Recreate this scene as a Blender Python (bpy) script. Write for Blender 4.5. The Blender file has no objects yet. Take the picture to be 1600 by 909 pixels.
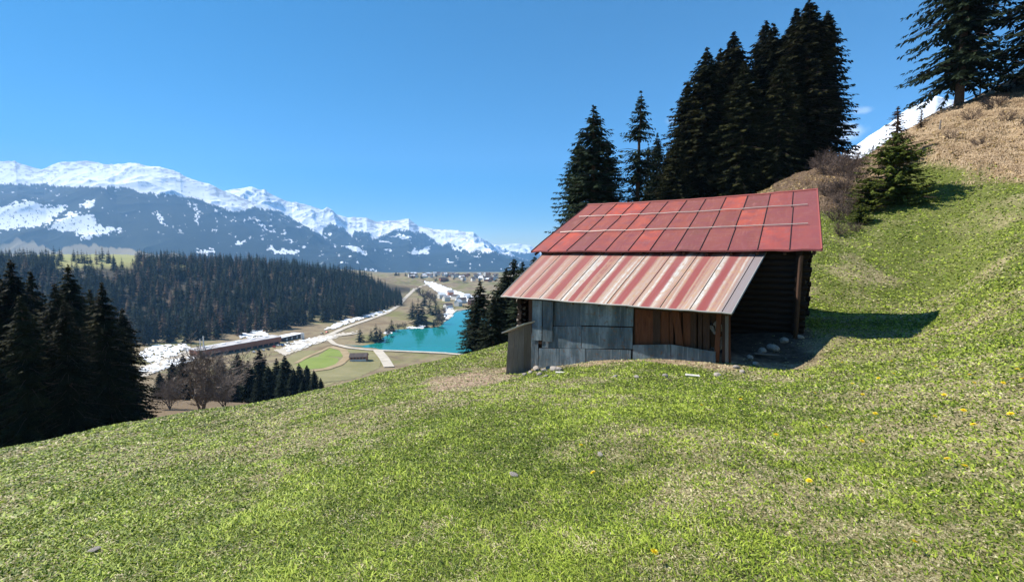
import bpy, math, random
import numpy as np
from math import radians as R, sin, cos, pi
random.seed(7); rng = np.random.default_rng(11)
C = bpy.context.scene.collection
sc = bpy.context.scene

# ------------------------------------------------------------------ camera, sky, sun, exposure
F = 700.0; HY = 396.0
PITCH = math.atan((454.5-HY)/F)
cam = bpy.data.objects.new('camera', bpy.data.cameras.new('camera')); C.objects.link(cam)
cam.data.sensor_width = 36; cam.data.lens = 36*F/1600
cam.data.clip_start = .1; cam.data.clip_end = 60000
cam.location = (0, 0, 0); cam.rotation_euler = (pi/2-PITCH, 0, 0)
sc.camera = cam
SUN_PHI, SUN_EL = R(17), R(48)
S = np.array([-cos(SUN_PHI)*cos(SUN_EL), sin(SUN_PHI)*cos(SUN_EL), sin(SUN_EL)])
w = bpy.data.worlds.new('World'); sc.world = w; w.use_nodes = True
nt = w.node_tree; nt.nodes.clear()
sky = nt.nodes.new('ShaderNodeTexSky'); sky.sky_type = 'NISHITA'; sky.sun_disc = False
sky.sun_elevation = SUN_EL; sky.sun_rotation = -(pi/2-SUN_PHI)
sky.altitude = 1500; sky.air_density = 1.0; sky.dust_density = .35; sky.ozone_density = 2.2
hs = nt.nodes.new('ShaderNodeHueSaturation'); hs.inputs['Saturation'].default_value = 1.72; hs.inputs['Hue'].default_value = .492
hs.inputs['Value'].default_value = 1.0
bg = nt.nodes.new('ShaderNodeBackground'); bg.inputs['Strength'].default_value = .06
out = nt.nodes.new('ShaderNodeOutputWorld')
nt.links.new(sky.outputs[0], hs.inputs['Color']); 
# thin clouds, far off beside the right ridge, as part of the sky
tc = nt.nodes.new('ShaderNodeTexCoord'); L = nt.links
def wm(op, a, b=None):
    n = nt.nodes.new('ShaderNodeMath'); n.operation = op
    for i, v in enumerate((a, b)):
        if v is None: continue
        if isinstance(v, (int, float)): n.inputs[i].default_value = v
        else: L.new(v, n.inputs[i])
    return n.outputs[0]
def P(px, py, Y):
    """world point on the line of sight of a pixel of the 1600x909 photograph at depth Y"""
    c, s = cos(PITCH), sin(PITCH)
    a = px-800.0; b = 454.5-py
    dx, dy, dz = a, F*c+b*s, -F*s+b*c
    return np.array([dx/dy*Y, Y+0*dx, dz/dy*Y])
nz = nt.nodes.new('ShaderNodeTexNoise'); nz.inputs['Scale'].default_value = 26; nz.inputs['Detail'].default_value = 6
L.new(tc.outputs['Generated'], nz.inputs['Vector'])
cl = None
for (cx, cy, sx, sy, st) in ((1322, 208, .040, .020, 1.0), (1347, 173, .018, .008, .5), (1050, 190, .02, .01, .22)):
    d = P(cx, cy, 1.0); d = d/np.linalg.norm(d)
    sub = nt.nodes.new('ShaderNodeVectorMath'); sub.operation = 'SUBTRACT'
    L.new(tc.outputs['Generated'], sub.inputs[0]); sub.inputs[1].default_value = tuple(d)
    mul = nt.nodes.new('ShaderNodeVectorMath'); mul.operation = 'MULTIPLY'
    L.new(sub.outputs[0], mul.inputs[0]); mul.inputs[1].default_value = (1/sx, 1/sx, 1/sy)
    ln = nt.nodes.new('ShaderNodeVectorMath'); ln.operation = 'LENGTH'; L.new(mul.outputs[0], ln.inputs[0])
    v = wm('SUBTRACT', 1.0, ln.outputs['Value'])
    v = wm('ADD', v, wm('MULTIPLY', wm('SUBTRACT', nz.outputs[0], .5), 1.6))
    mr = nt.nodes.new('ShaderNodeMapRange'); mr.interpolation_type = 'SMOOTHSTEP'
    L.new(v, mr.inputs['Value']); mr.inputs['From Min'].default_value = 0; mr.inputs['From Max'].default_value = .8
    v = wm('MULTIPLY', mr.outputs[0], st*.95)
    cl = v if cl is None else wm('MAXIMUM', cl, v)
mx = nt.nodes.new('ShaderNodeMixRGB'); L.new(cl, mx.inputs['Fac']); L.new(hs.outputs[0], mx.inputs['Color1'])
mx.inputs['Color2'].default_value = (9.0, 9.6, 10.6, 1)
L.new(mx.outputs[0], bg.inputs['Color']); L.new(bg.outputs[0], out.inputs['Surface'])
sl = bpy.data.lights.new('sun', 'SUN'); sl.energy = 5.0; sl.angle = R(.53); sl.color = (1, .95, .86)
so = bpy.data.objects.new('sun', sl); C.objects.link(so)
from mathutils import Vector
so.rotation_euler = Vector(tuple(S)).to_track_quat('Z', 'Y').to_euler()
sc.view_settings.view_transform = 'Standard'; sc.view_settings.look = 'None'
sc.view_settings.exposure = 1.02; sc.view_settings.gamma = 1
sc.cycles.use_denoising = True; sc.cycles.max_bounces = 6; sc.cycles.diffuse_bounces = 3
sc.cycles.transparent_max_bounces = 8; sc.cycles.volume_bounces = 2

# ------------------------------------------------------------------ noise in numpy
def _h(ix, iy, s):
    n = (ix.astype(np.int64)*374761393 + iy.astype(np.int64)*668265263 + s*1274126177) & 0xffffffff
    n = ((n ^ (n >> 13))*1103515245) & 0xffffffff
    return ((n ^ (n >> 16)) & 0xffff)/65535.0
def vn(x, y, s=0):
    ix, iy = np.floor(x), np.floor(y); fx, fy = x-ix, y-iy
    fx = fx*fx*(3-2*fx); fy = fy*fy*(3-2*fy)
    return ((_h(ix, iy, s)*(1-fx)+_h(ix+1, iy, s)*fx)*(1-fy) + (_h(ix, iy+1, s)*(1-fx)+_h(ix+1, iy+1, s)*fx)*fy)*2-1
def fbm(x, y, o=4, s=0):
    r = 0*x; a = .5
    for i in range(o):
        r = r+a*vn(x, y, s+i*17); x = x*2.03+7.1; y = y*2.03+3.7; a *= .5
    return r
def ridged(x, y, o=5, s=0):
    r = 0*x; a = .5; wgt = 1.0
    for i in range(o):
        n = 1-np.abs(vn(x, y, s+i*13)); n = n*n*wgt; r = r+a*n; wgt = np.clip(n*1.6, 0, 1)
        x, y = (x*1.6-y*1.2)+5.3, (x*1.2+y*1.6)+1.7; a *= .5
    return r
def ss(a, b, x):
    t = np.clip((x-a)/(b-a), 0, 1); return t*t*(3-2*t)

# ------------------------------------------------------------------ height field (z relative to the eye)
COLS = {  # pixel column of the photo -> (depth, z)
 -700: [(3,-3.0),(10,-6.5),(20,-12),(40,-26),(80,-42),(200,-78),(400,-98),(700,-100),(1200,-20),(3500,-10)],
 -250: [(3,-2.8),(8,-5.0),(16,-8.2),(26,-14),(50,-27),(110,-53),(260,-85),(400,-98),(500,-96),(800,-25),(1400,-12),(3500,-30)],
 0:    [(3,-2.65),(8,-4.45),(15,-7.0),(21,-9.25),(27,-12.6),(40,-21),(60,-30),(110,-50),(200,-74),(380,-98),(470,-98),(560,-82),(800,-30),(1000,-15),(1400,-6),(2200,-12),(3500,-20)],
 200:  [(3,-2.5),(8,-4.05),(15,-6.2),(21,-8.15),(27,-11.4),(40,-17),(60,-23.5),(85,-30),(110,-37),(180,-58),(300,-85),(400,-98),(500,-99),(560,-96),(640,-76),(800,-40),(950,-20),(1100,-12),(1500,-6),(2200,-12),(3500,-20)],
 400:  [(3,-2.35),(8,-3.7),(15,-5.5),(21,-7.05),(26,-9.2),(40,-15),(60,-22),(110,-38),(180,-60),(300,-88),(400,-98),(580,-100),(660,-88),(900,-44),(1100,-30),(1500,-50),(2500,-90),(3500,-90)],
 550:  [(3,-2.2),(8,-3.35),(15,-4.9),(21,-6.1),(26,-8),(40,-13.5),(60,-20.5),(110,-36),(200,-60),(300,-86),(380,-98),(560,-100),(740,-99),(900,-76),(1050,-58),(1250,-62),(1600,-80),(3500,-95)],
 620:  [(3,-2.15),(8,-3.2),(15,-4.6),(22,-5.8),(27,-7.6),(40,-13),(60,-20),(110,-36),(200,-60),(320,-92),(400,-100),(900,-100),(1000,-97),(1400,-78),(1700,-78),(2000,-100),(3500,-130)],
 700:  [(3,-2.1),(8,-3.05),(15,-4.35),(20,-5.05),(24,-5.6),(29,-7.2),(40,-12),(60,-19),(110,-36),(200,-60),(330,-94),(420,-100),(1000,-100),(1300,-90),(1800,-84),(2100,-95),(3500,-140)],
 800:  [(3,-2.05),(8,-2.95),(14,-4.0),(18.5,-4.8),(23,-5.0),(28,-5.55),(34,-7.4),(50,-13.5),(80,-24),(150,-45),(330,-92),(420,-100),(1000,-100),(1800,-82),(2100,-95),(3500,-140)],
 900:  [(3,-2.0),(8,-2.8),(14,-3.8),(18,-4.3),(24,-4.5),(32,-4.7),(50,-5.5),(70,-8),(120,-20),(400,-90),(3500,-140)],
 1000: [(3,-1.95),(8,-2.65),(14,-3.5),(18,-3.85),(24,-3.4),(32,-2.3),(40,-.8),(50,.8),(65,1),(120,-10),(400,-80),(3500,-140)],
 1140: [(3,-1.9),(8,-2.55),(13.3,-3.42),(16,-3.15),(24,-2.5),(32,-.4),(40,2.4),(50,5),(65,5.5),(120,0),(400,-60),(3500,-140)],
 1250: [(3,-1.95),(8,-2.72),(12,-3.28),(14,-3.40),(15,-3.12),(16,-2.78),(20,-2.75),(26,-1.0),(32,1.8),(38,4.6),(44,7.3),(50,9.0),(60,9.2),(120,4),(400,-50),(3500,-140)],
 1330: [(3,-1.9),(8,-2.6),(12,-3.0),(15,-2.88),(20,-2.68),(25,-1.0),(30,1.1),(34,2.9),(38,5.0),(44,8.0),(50,9.3),(70,9),(120,5),(400,-45),(3500,-140)],
 1400: [(3,-1.87),(8,-2.42),(12,-2.74),(15,-2.78),(20,-2.6),(25,-1.0),(30,1.9),(34,4.2),(38,7.4),(44,11.9),(50,13),(70,11),(120,6),(400,-40),(3500,-140)],
 1480: [(3,-1.82),(8,-2.22),(12,-2.5),(15,-2.65),(19,-2.58),(25,-.5),(29,2.2),(33,5.3),(38,9.6),(45,14.4),(52,16),(80,14),(140,6),(400,-30),(3500,-140)],
 1600: [(3,-1.75),(6,-1.85),(10,-1.85),(15,-1.0),(22,1.2),(28,3.9),(31,5.6),(36,10),(41,14.6),(46,18.3),(56,20),(90,20),(150,10),(400,-20),(3500,-140)],
 1850: [(3,-1.5),(6,-1.3),(10,-.6),(15,1),(22,4),(30,10),(40,19),(50,24),(90,28),(400,20),(3500,-100)],
}
ANG = {  # other bearings (degrees), r -> z
 90: [(3,-1.1),(10,1),(20,5),(40,15),(80,26),(400,40),(3500,0)],
 140: [(3,-1.1),(10,.6),(30,5),(80,20),(400,60),(3500,60)],
 180: [(3,-1.3),(10,-.4),(30,3),(80,12),(400,50),(3500,60)],
 -140: [(3,-2.0),(10,-2.6),(30,-5),(80,-16),(400,-60),(3500,-80)],
 -100: [(3,-2.4),(10,-4.2),(30,-10),(80,-30),(400,-92),(3500,-60)]}
def pchip(xk, yk, x):
    xk = np.array(xk, float); yk = np.array(yk, float)
    h = np.diff(xk); d = np.diff(yk)/h; m = np.zeros(len(xk))
    for i in range(1, len(xk)-1):
        if d[i-1]*d[i] > 0:
            w1, w2 = 2*h[i]+h[i-1], h[i]+2*h[i-1]; m[i] = (w1+w2)/(w1/d[i-1]+w2/d[i])
    m[0], m[-1] = d[0], d[-1]
    x = np.clip(x, xk[0], xk[-1]); i = np.clip(np.searchsorted(xk, x)-1, 0, len(xk)-2)
    t = (x-xk[i])/h[i]
    return (2*t**3-3*t**2+1)*yk[i]+(t**3-2*t**2+t)*h[i]*m[i]+(-2*t**3+3*t**2)*yk[i+1]+(t**3-t**2)*h[i]*m[i+1]
LR = np.linspace(math.log(.5), math.log(4000), 360); RR = np.exp(LR)
prof = []
def sl_r(r): return np.log(np.asarray(r, float)+2.0)
for px, lst in COLS.items():
    th = math.degrees(math.atan((px-800)/F)); k = 1/cos(R(th))
    r = [.0]+[a*k for a, b in lst]; z = [-1.6]+[b for a, b in lst]
    prof.append((th, pchip(sl_r(r), z, sl_r(RR))))
for th, lst in ANG.items():
    r = [.0]+[a for a, b in lst]; z = [-1.6]+[b for a, b in lst]
    prof.append((th, pchip(sl_r(r), z, sl_r(RR))))
prof.append((-180, [p[1] for p in prof if p[0] == 180][0]))
prof.sort(key=lambda p: p[0])
tk = np.array([p[0] for p in prof]); zk = np.array([p[1] for p in prof])
TH = np.arange(-180, 180.01, .5)
TAB = np.empty((len(TH), len(RR)))
for j in range(len(RR)): TAB[:, j] = np.interp(TH, tk, zk[:, j])
ker = np.exp(-.5*(np.arange(-8, 9)/2.6)**2); ker /= ker.sum()
padT = np.concatenate([TAB[-9:-1], TAB, TAB[1:9]])
TAB = np.array([np.convolve(padT[:, j], ker, 'valid') for j in range(len(RR))]).T
# break in slope under the steep bank stays fairly crisp, so no smoothing along r
def H0(x, y):
    r = np.hypot(x, y); th = np.degrees(np.arctan2(x, y))
    a = np.clip((th+180)/.5, 0, len(TH)-1.001); b = np.clip((np.log(np.maximum(r, .51))-LR[0])/(LR[1]-LR[0]), 0, len(RR)-1.001)
    i = a.astype(int); j = b.astype(int); fa = a-i; fb = b-j
    return (TAB[i, j]*(1-fa)+TAB[i+1, j]*fa)*(1-fb)+(TAB[i, j+1]*(1-fa)+TAB[i+1, j+1]*fa)*fb
def bank(x, y):
    """weight of the steep dry bank above the meadow on the right"""
    r = np.hypot(x, y); th = np.degrees(np.arctan2(x, y))
    r0 = np.interp(th, [18, 31, 35, 38, 41, 45, 49, 56, 80], [60, 44, 43, 47, 50, 46.5, 43.5, 40, 36])
    n = fbm(x/2.5, y/2.5, 3, 5)
    return ss(-1.2, 1.5, r-r0+n*3.2)*ss(20, 27, th)*(1-ss(90, 110, r))
LAKEZ = -100.4
def H(x, y):
    x = np.asarray(x, float); y = np.asarray(y, float)
    r = np.hypot(x, y); z = H0(x, y)
    a = np.clip(r/40, .15, 1)
    if r.size and r.min() > 125:
        return z+ss(80, 200, r)*fbm(x/45, y/45, 4, 3)*(5+5*ss(900, 1200, r))*(ss(-99, -88, z)*.9+.04)
    z = z+fbm(x/3.1, y/3.1, 3, 1)*.16*np.clip(r/8, .25, 1.2)*(1-ss(60, 100, r)) + fbm(x/.7, y/.7, 2, 9)*.03*(1-ss(25, 60, r))
    z = z+bank(x, y)*fbm(x/2.6, y/2.6, 3, 31)*.8
    z = z+ss(80, 200, r)*fbm(x/45, y/45, 4, 3)*(5+5*ss(900, 1200, r))*(ss(-99, -88, z)*.9+.04)
    return z
def Hs(x, y): return float(H(np.array([x]), np.array([y]))[0])
def G(px, py, lo=1.0, hi=4000.0, n=700):
    """where the line of sight of pixels meets the ground, at depths between lo and hi"""
    px = np.atleast_1d(np.asarray(px, float)); py = np.atleast_1d(np.asarray(py, float))
    Y = np.geomspace(lo, hi, n)
    p = P(px[:, None], py[:, None], Y[None, :])
    d = p[2]-H(p[0], p[1]*np.ones_like(p[0]))
    s = (d <= 0); k = np.where(s.any(1), s.argmax(1), n-1); k = np.maximum(k, 1)
    ii = np.arange(len(px)); a, b = d[ii, k-1], d[ii, k]
    t = np.clip(a/np.where(np.abs(a-b) < 1e-9, 1, a-b), 0, 1)
    Yh = Y[k-1]*(1-t)+Y[k]*t
    q = P(px, py, Yh)
    return np.array([q[0], q[1]*np.ones_like(q[0]), H(q[0], q[1]*np.ones_like(q[0]))]).T

# ------------------------------------------------------------------ helpers: materials
def mat(name, col=(.5, .5, .5), rough=.8, metal=0, spec=.3):
    m = bpy.data.materials.new(name); m.use_nodes = True
    b = m.node_tree.nodes['Principled BSDF']
    b.inputs['Base Color'].default_value = (*col, 1); b.inputs['Roughness'].default_value = rough
    b.inputs['Metallic'].default_value = metal; b.inputs['Specular IOR Level'].default_value = spec
    return m
class N:
    """small node-building helper"""
    def __init__(s, m): s.m = m; s.t = m.node_tree; s.b = s.t.nodes['Principled BSDF']
    def n(s, typ, **k):
        o = s.t.nodes.new(typ)
        for a, v in k.items(): setattr(o, a, v)
        return o
    def set(s, inp, v):
        if isinstance(v, bpy.types.NodeSocket): s.t.links.new(v, inp)
        elif isinstance(v, tuple) and len(v) == 3 and inp.type == 'RGBA': inp.default_value = (*v, 1)
        else: inp.default_value = v
    def coord(s, kind='Object', scale=(1, 1, 1)):
        c = s.n('ShaderNodeTexCoord'); mp = s.n('ShaderNodeMapping'); s.t.links.new(c.outputs[kind], mp.inputs[0])
        mp.inputs['Scale'].default_value = scale; return mp.outputs[0]
    def noise(s, vec, scale=5, detail=4, rough=.55, dist=0):
        o = s.n('ShaderNodeTexNoise'); s.t.links.new(vec, o.inputs['Vector'])
        o.inputs['Scale'].default_value = scale; o.inputs['Detail'].default_value = detail
        o.inputs['Roughness'].default_value = rough; o.inputs['Distortion'].default_value = dist; return o.outputs['Fac']
    def ramp(s, fac, stops):
        o = s.n('ShaderNodeValToRGB'); s.t.links.new(fac, o.inputs[0]); e = o.color_ramp.elements
        while len(e) < len(stops): e.new(.5)
        for k, (p, c) in enumerate(stops):
            e[k].position = p; e[k].color = (*c, 1) if len(c) == 3 else c
        return o.outputs[0]
    def rng(s, v, a, b, c=0., d=1.):
        o = s.n('ShaderNodeMapRange'); s.set(o.inputs[0], v)
        for k, q in enumerate((a, b, c, d)): o.inputs[k+1].default_value = q
        return o.outputs[0]
    def mix(s, f, a, b, mode='MIX'):
        o = s.n('ShaderNodeMixRGB', blend_type=mode); s.set(o.inputs[0], f); s.set(o.inputs[1], a); s.set(o.inputs[2], b); return o.outputs[0]
    def math(s, op, a, b=0.):
        o = s.n('ShaderNodeMath', operation=op); s.set(o.inputs[0], a); s.set(o.inputs[1], b); return o.outputs[0]
    def attr(s, name):
        o = s.n('ShaderNodeAttribute'); o.attribute_name = name; return o
    def bump(s, h, strength=.4, dist=.02):
        o = s.n('ShaderNodeBump'); s.t.links.new(h, o.inputs['Height']); o.inputs['Strength'].default_value = strength
        o.inputs['Distance'].default_value = dist; s.t.links.new(o.outputs[0], s.b.inputs['Normal'])
    def col(s, c): s.set(s.b.inputs['Base Color'], c)
def G3(v): return (v, v, v)

M = {}
def m_wood(name, dark, light, sc=(6, 6, .8), rough=.85):
    m = mat(name, dark, rough); n = N(m)
    v = n.coord('Object', sc); f = n.noise(v, 3, 6, .6, .6); g = n.noise(n.coord('Object', (1, 1, 1)), 1.3, 3)
    c = n.ramp(f, [(.3, dark), (.7, light)]); c = n.mix(n.rng(g, .35, .7), c, tuple(x*.55 for x in light), 'MIX')
    n.col(c); n.bump(f, .6, .02); return m
M['wood_dark'] = m_wood('dark_wood', (.03, .016, .01), (.10, .05, .03))
M['wood_red'] = m_wood('red_brown_wood', (.08, .022, .010), (.20, .07, .03))
M['wood_grey'] = m_wood('grey_weathered_wood', (.10, .085, .075), (.30, .26, .23), (14, 14, .8))
M['log'] = m_wood('log_wood', (.012, .008, .006), (.04, .023, .016), (1, 1, 8))
M['log_end'] = m_wood('log_end_wood', (.20, .16, .13), (.42, .36, .30), (3, 3, 3))
m = mat('galvanised_sheet', (.3, .36, .4), .5, .25, .4); n = N(m)
v = n.coord('Object', (1, 1, .25)); a = n.noise(v, 2.2, 6, .6); b = n.noise(n.coord('Object'), 9, 5)
ob = n.n('ShaderNodeObjectInfo')
c = n.ramp(a, [(.32, (.055, .08, .10)), (.5, (.13, .18, .21)), (.68, (.32, .38, .42))])
c = n.mix(n.rng(ob.outputs['Random'], 0, 1, .0, .85), c, (.05, .075, .095))
c = n.mix(n.rng(b, .56, .70, 0, .8), c, (.17, .10, .06)); st_ = n.noise(n.coord('Object', (9, 9, .35)), 2.4, 5, .7); c = n.mix(n.rng(st_, .55, .72, 0, .6), c, (.40, .45, .48)); n.col(c)
n.set(n.b.inputs['Roughness'], n.rng(b, .3, .7, .4, .65)); n.bump(a, .5, .05); M['galv'] = m
# striped rusty lean-to roof: u along the eave in sheets, v up the slope
m = mat('rust_striped_sheet', (.4, .2, .15), .5, 0, .35); n = N(m)
uv = n.n('ShaderNodeUVMap'); sx = n.n('ShaderNodeSeparateXYZ'); n.t.links.new(uv.outputs[0], sx.inputs[0])
U, V = sx.outputs[0], sx.outputs[1]
wob = n.noise(n.coord('UV', (9, 1.2, 1)), 1.5, 4)
U2 = n.math('ADD', U, n.math('MULTIPLY', n.math('SUBTRACT', wob, .5), .012))
cb = n.n('ShaderNodeCombineXYZ'); n.set(cb.inputs[0], n.math('MULTIPLY', U2, 26.)); n.set(cb.inputs[1], n.math('MULTIPLY', V, .12))
str1 = n.noise(cb.outputs[0], 1.0, 3, .75)
fr = n.math('FRACT', n.math('MULTIPLY', U2, 9.3))
# in each sheet: pale flank, red stripe in the middle
redw = n.math('ABSOLUTE', n.math('SUBTRACT', fr, n.math('ADD', .42, n.math('MULTIPLY', n.math('SUBTRACT', n.noise(n.coord('UV', (5, .01, 1)), 1, 0), .5), .5))))
red = n.rng(redw, .19, .12)
base = n.ramp(str1, [(.30, (.24, .065, .05)), (.40, (.31, .15, .12)), (.50, (.40, .29, .23)), (.60, (.54, .52, .48))])
rb = n.noise(n.coord('UV', (30, 7, 1)), 2.2, 6, .7)
base = n.mix(n.rng(rb, .47, .62, 0, .7), base, (.40, .24, .13))
c = n.mix(n.math('MULTIPLY', red, .92), base, (.26, .055, .05))
c = n.mix(n.rng(V, .62, 1.0, 0, .35), c, (.32, .17, .16))
lu = n.rng(U, .34, .02, 0, .5)
c = n.mix(lu, c, (.33, .16, .13))
c = n.mix(n.rng(U, .95, .97, 0, .8), c, (.22, .20, .21)); n.col(c)
n.set(n.b.inputs['Roughness'], n.rng(str1, .3, .7, .55, .4)); n.bump(rb, .15, .01); M['striped'] = m
# red painted upper roof: 12 x 3 sheets
m = mat('red_painted_sheet', (.4, .04, .04), .5, 0, .4); n = N(m)
uv = n.n('ShaderNodeUVMap'); sx = n.n('ShaderNodeSeparateXYZ'); n.t.links.new(uv.outputs[0], sx.inputs[0])
cu = n.math('FLOOR', n.math('MULTIPLY', sx.outputs[0], 12.)); cv = n.math('FLOOR', n.math('MULTIPLY', sx.outputs[1], 3.))
cb = n.n('ShaderNodeCombineXYZ'); n.set(cb.inputs[0], cu); n.set(cb.inputs[1], cv)
wn = n.n('ShaderNodeTexWhiteNoise', noise_dimensions='2D'); n.t.links.new(cb.outputs[0], wn.inputs[0])
c = n.ramp(wn.outputs[0], [(0, (.17, .055, .042)), (.5, (.25, .064, .045)), (.8, (.34, .068, .040)), (1, (.43, .070, .038))])
f = n.noise(n.coord('UV', (16, 9, 1)), 1.4, 6, .6); f2 = n.noise(n.coord('UV', (60, 6, 1)), 1.6, 4)
c = n.mix(n.rng(f, .42, .62, 0, .75), c, (.20, .055, .055)); c = n.mix(n.rng(f2, .55, .75, 0, .5), c, (.36, .15, .12))
c = n.mix(n.rng(sx.outputs[0], .78, 1, 0, .7), c, (.21, .055, .06)); c = n.mix(n.rng(sx.outputs[1], .35, 0, 0, .5), c, (.19, .05, .055))
c = n.mix(n.rng(n.noise(n.coord('UV', (7, 40, 1)), 2.0, 5, .7), .56, .74, 0, .6), c, (.30, .17, .13))
n.col(c); n.set(n.b.inputs['Roughness'], n.rng(f, .3, .7, .72, .55)); n.bump(f, .6, .04); M['red'] = m
M['seam_dark'] = mat('dark_seam', (.045, .02, .02), .7); M['seam_pale'] = mat('pale_steel', (.42, .36, .33), .5, .3)
M['seam_grey'] = mat('grey_steel_edge', (.25, .25, .24), .6, .2)
def m_noise(name, stops, scale, rough=.9, bump=0., det=5, dist=.05):
    m = mat(name, stops[0][1], rough); n = N(m); f = n.noise(n.coord(), scale, det, .6); n.col(n.ramp(f, stops))
    if bump: n.bump(f, bump, dist)
    return m
M['stone'] = m_noise('limestone', [(.3, (.20, .17, .15)), (.7, (.48, .43, .38))], 6, .9, .6)
M['pale_board'] = m_noise('bleached_board', [(.3, (.5, .46, .42)), (.7, (.75, .72, .68))], 5)
M['bark'] = m_noise('bark', [(.3, (.045, .03, .022)), (.7, (.13, .09, .065))], 9, .95, .6)
M['twig'] = m_noise('bare_twigs', [(.3, (.13, .105, .09)), (.7, (.27, .22, .185))], 2)
M['twig_dark'] = m_noise('dark_bare_twigs', [(.3, (.07, .05, .042)), (.7, (.15, .105, .085))], 2)
def m_leaf(name, a, b, scale=.5, rough=.75, trans=.12):
    m = mat(name, a, rough, 0, .06); n = N(m)
    oi = n.n('ShaderNodeObjectInfo')
    f = n.noise(n.coord(), scale, 5, .6); c = n.ramp(f, [(.35, a), (.7, b)])
    h = n.n('ShaderNodeHueSaturation'); n.set(h.inputs['Color'], c); n.set(h.inputs['Value'], n.rng(oi.outputs['Random'], 0, 1, .65, 1.3))
    n.set(h.inputs['Hue'], n.rng(oi.outputs['Random'], 0, 1, .485, .515)); n.col(h.outputs[0])
    if trans:
        tr = n.n('ShaderNodeBsdfTranslucent'); n.t.links.new(h.outputs[0], tr.inputs[0])
        ms = n.n('ShaderNodeMixShader'); ms.inputs[0].default_value = trans
        o = n.t.nodes['Material Output']; n.t.links.new(n.b.outputs[0], ms.inputs[1]); n.t.links.new(tr.outputs[0], ms.inputs[2]); n.t.links.new(ms.outputs[0], o.inputs[0])
    return m
M['needle'] = m_leaf('spruce_needles', (.009, .013, .006), (.045, .042, .014), .35)
M['needle_blue'] = m_leaf('blue_green_needles', (.011, .018, .011), (.035, .048, .024))
M['needle_green'] = m_leaf('fresh_green_needles', (.045, .065, .012), (.13, .15, .028), 1.2)
M['needle_brown'] = m_leaf('browned_needles', (.07, .04, .022), (.15, .09, .05), 1.2)
M['needle_far'] = m_leaf('far_spruce_needles', (.006, .013, .011), (.030, .040, .024), .11, .9, 0)
M['larch'] = m_leaf('bare_larch_twigs', (.07, .045, .035), (.16, .10, .07), .15, .9, 0)
M['render_white'] = m_noise('white_render', [(.3, (.6, .58, .54)), (.7, (.72, .7, .66))], .3)
M['brown_boards'] = m_wood('brown_timber_boards', (.36, .14, .08), (.50, .22, .13), (2, 2, .2))
M['roof_grey'] = m_noise('grey_flat_roof', [(.3, (.30, .28, .28)), (.7, (.55, .53, .53))], .15)
M['roof_dark'] = m_noise('dark_roof', [(.3, (.06, .045, .04)), (.7, (.13, .10, .09))], .3)
M['glass'] = mat('dark_glass', (.03, .04, .05), .1, 0, .5)
m = mat('snow', (.8, .82, .85), .6); n = N(m); f = n.noise(n.coord(), .12, 6, .65); f3 = n.noise(n.coord(), .03, 3)
n.col(n.ramp(f, [(.30, (.45, .43, .40)), (.42, (.78, .79, .82)), (.8, (.86, .88, .9))])); M['snow'] = m
M['path'] = m_noise('pale_gravel', [(.3, (.38, .33, .26)), (.7, (.55, .49, .41))], .12)
M['tan'] = m_noise('tan_track', [(.3, (.26, .19, .10)), (.7, (.36, .27, .16))], .12)
M['pitch'] = m_noise('green_pitch', [(.3, (.15, .20, .03)), (.7, (.20, .25, .05))], .06)
M['field'] = m_noise('olive_field', [(.3, (.17, .16, .06)), (.7, (.24, .21, .10))], .05)
M['asphalt'] = m_noise('asphalt', [(.3, (.18, .17, .17)), (.7, (.28, .26, .26))], .1)

# ------------------------------------------------------------------ helpers: meshes
def me_from(name, co, faces, mats, mi=None, smooth=False):
    me = bpy.data.meshes.new(name); co = np.asarray(co, np.float32)
    if isinstance(faces, np.ndarray):
        nf, k = faces.shape; me.vertices.add(len(co)); me.vertices.foreach_set('co', co.ravel())
        me.loops.add(nf*k); me.loops.foreach_set('vertex_index', faces.ravel().astype(np.int32))
        me.polygons.add(nf); me.polygons.foreach_set('loop_start', np.arange(0, nf*k, k, dtype=np.int32))
        me.update(calc_edges=True)
    else:
        me.from_pydata([tuple(map(float, c)) for c in co], [], faces); me.update()
    for q in (mats if isinstance(mats, (list, tuple)) else [mats]): me.materials.append(q)
    if mi is not None: me.polygons.foreach_set('material_index', np.asarray(mi, np.int32))
    if smooth: me.polygons.foreach_set('use_smooth', np.ones(len(me.polygons), bool))
    return me
def obj(name, me, parent=None, loc=None):
    o = bpy.data.objects.new(name, me); C.objects.link(o)
    if parent is not None: o.parent = parent
    if loc is not None: o.location = tuple(map(float, loc))
    return o
def tag(o, label=None, cat=None, group=None, kind=None):
    if label: o['label'] = label
    if cat: o['category'] = cat
    if group: o['group'] = group
    if kind: o['kind'] = kind
    return o
def empty(name, loc, label, cat, group=None):
    o = bpy.data.objects.new(name, None); C.objects.link(o); o.location = tuple(map(float, loc)); o.empty_display_size = .2
    return tag(o, label, cat, group)
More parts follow.
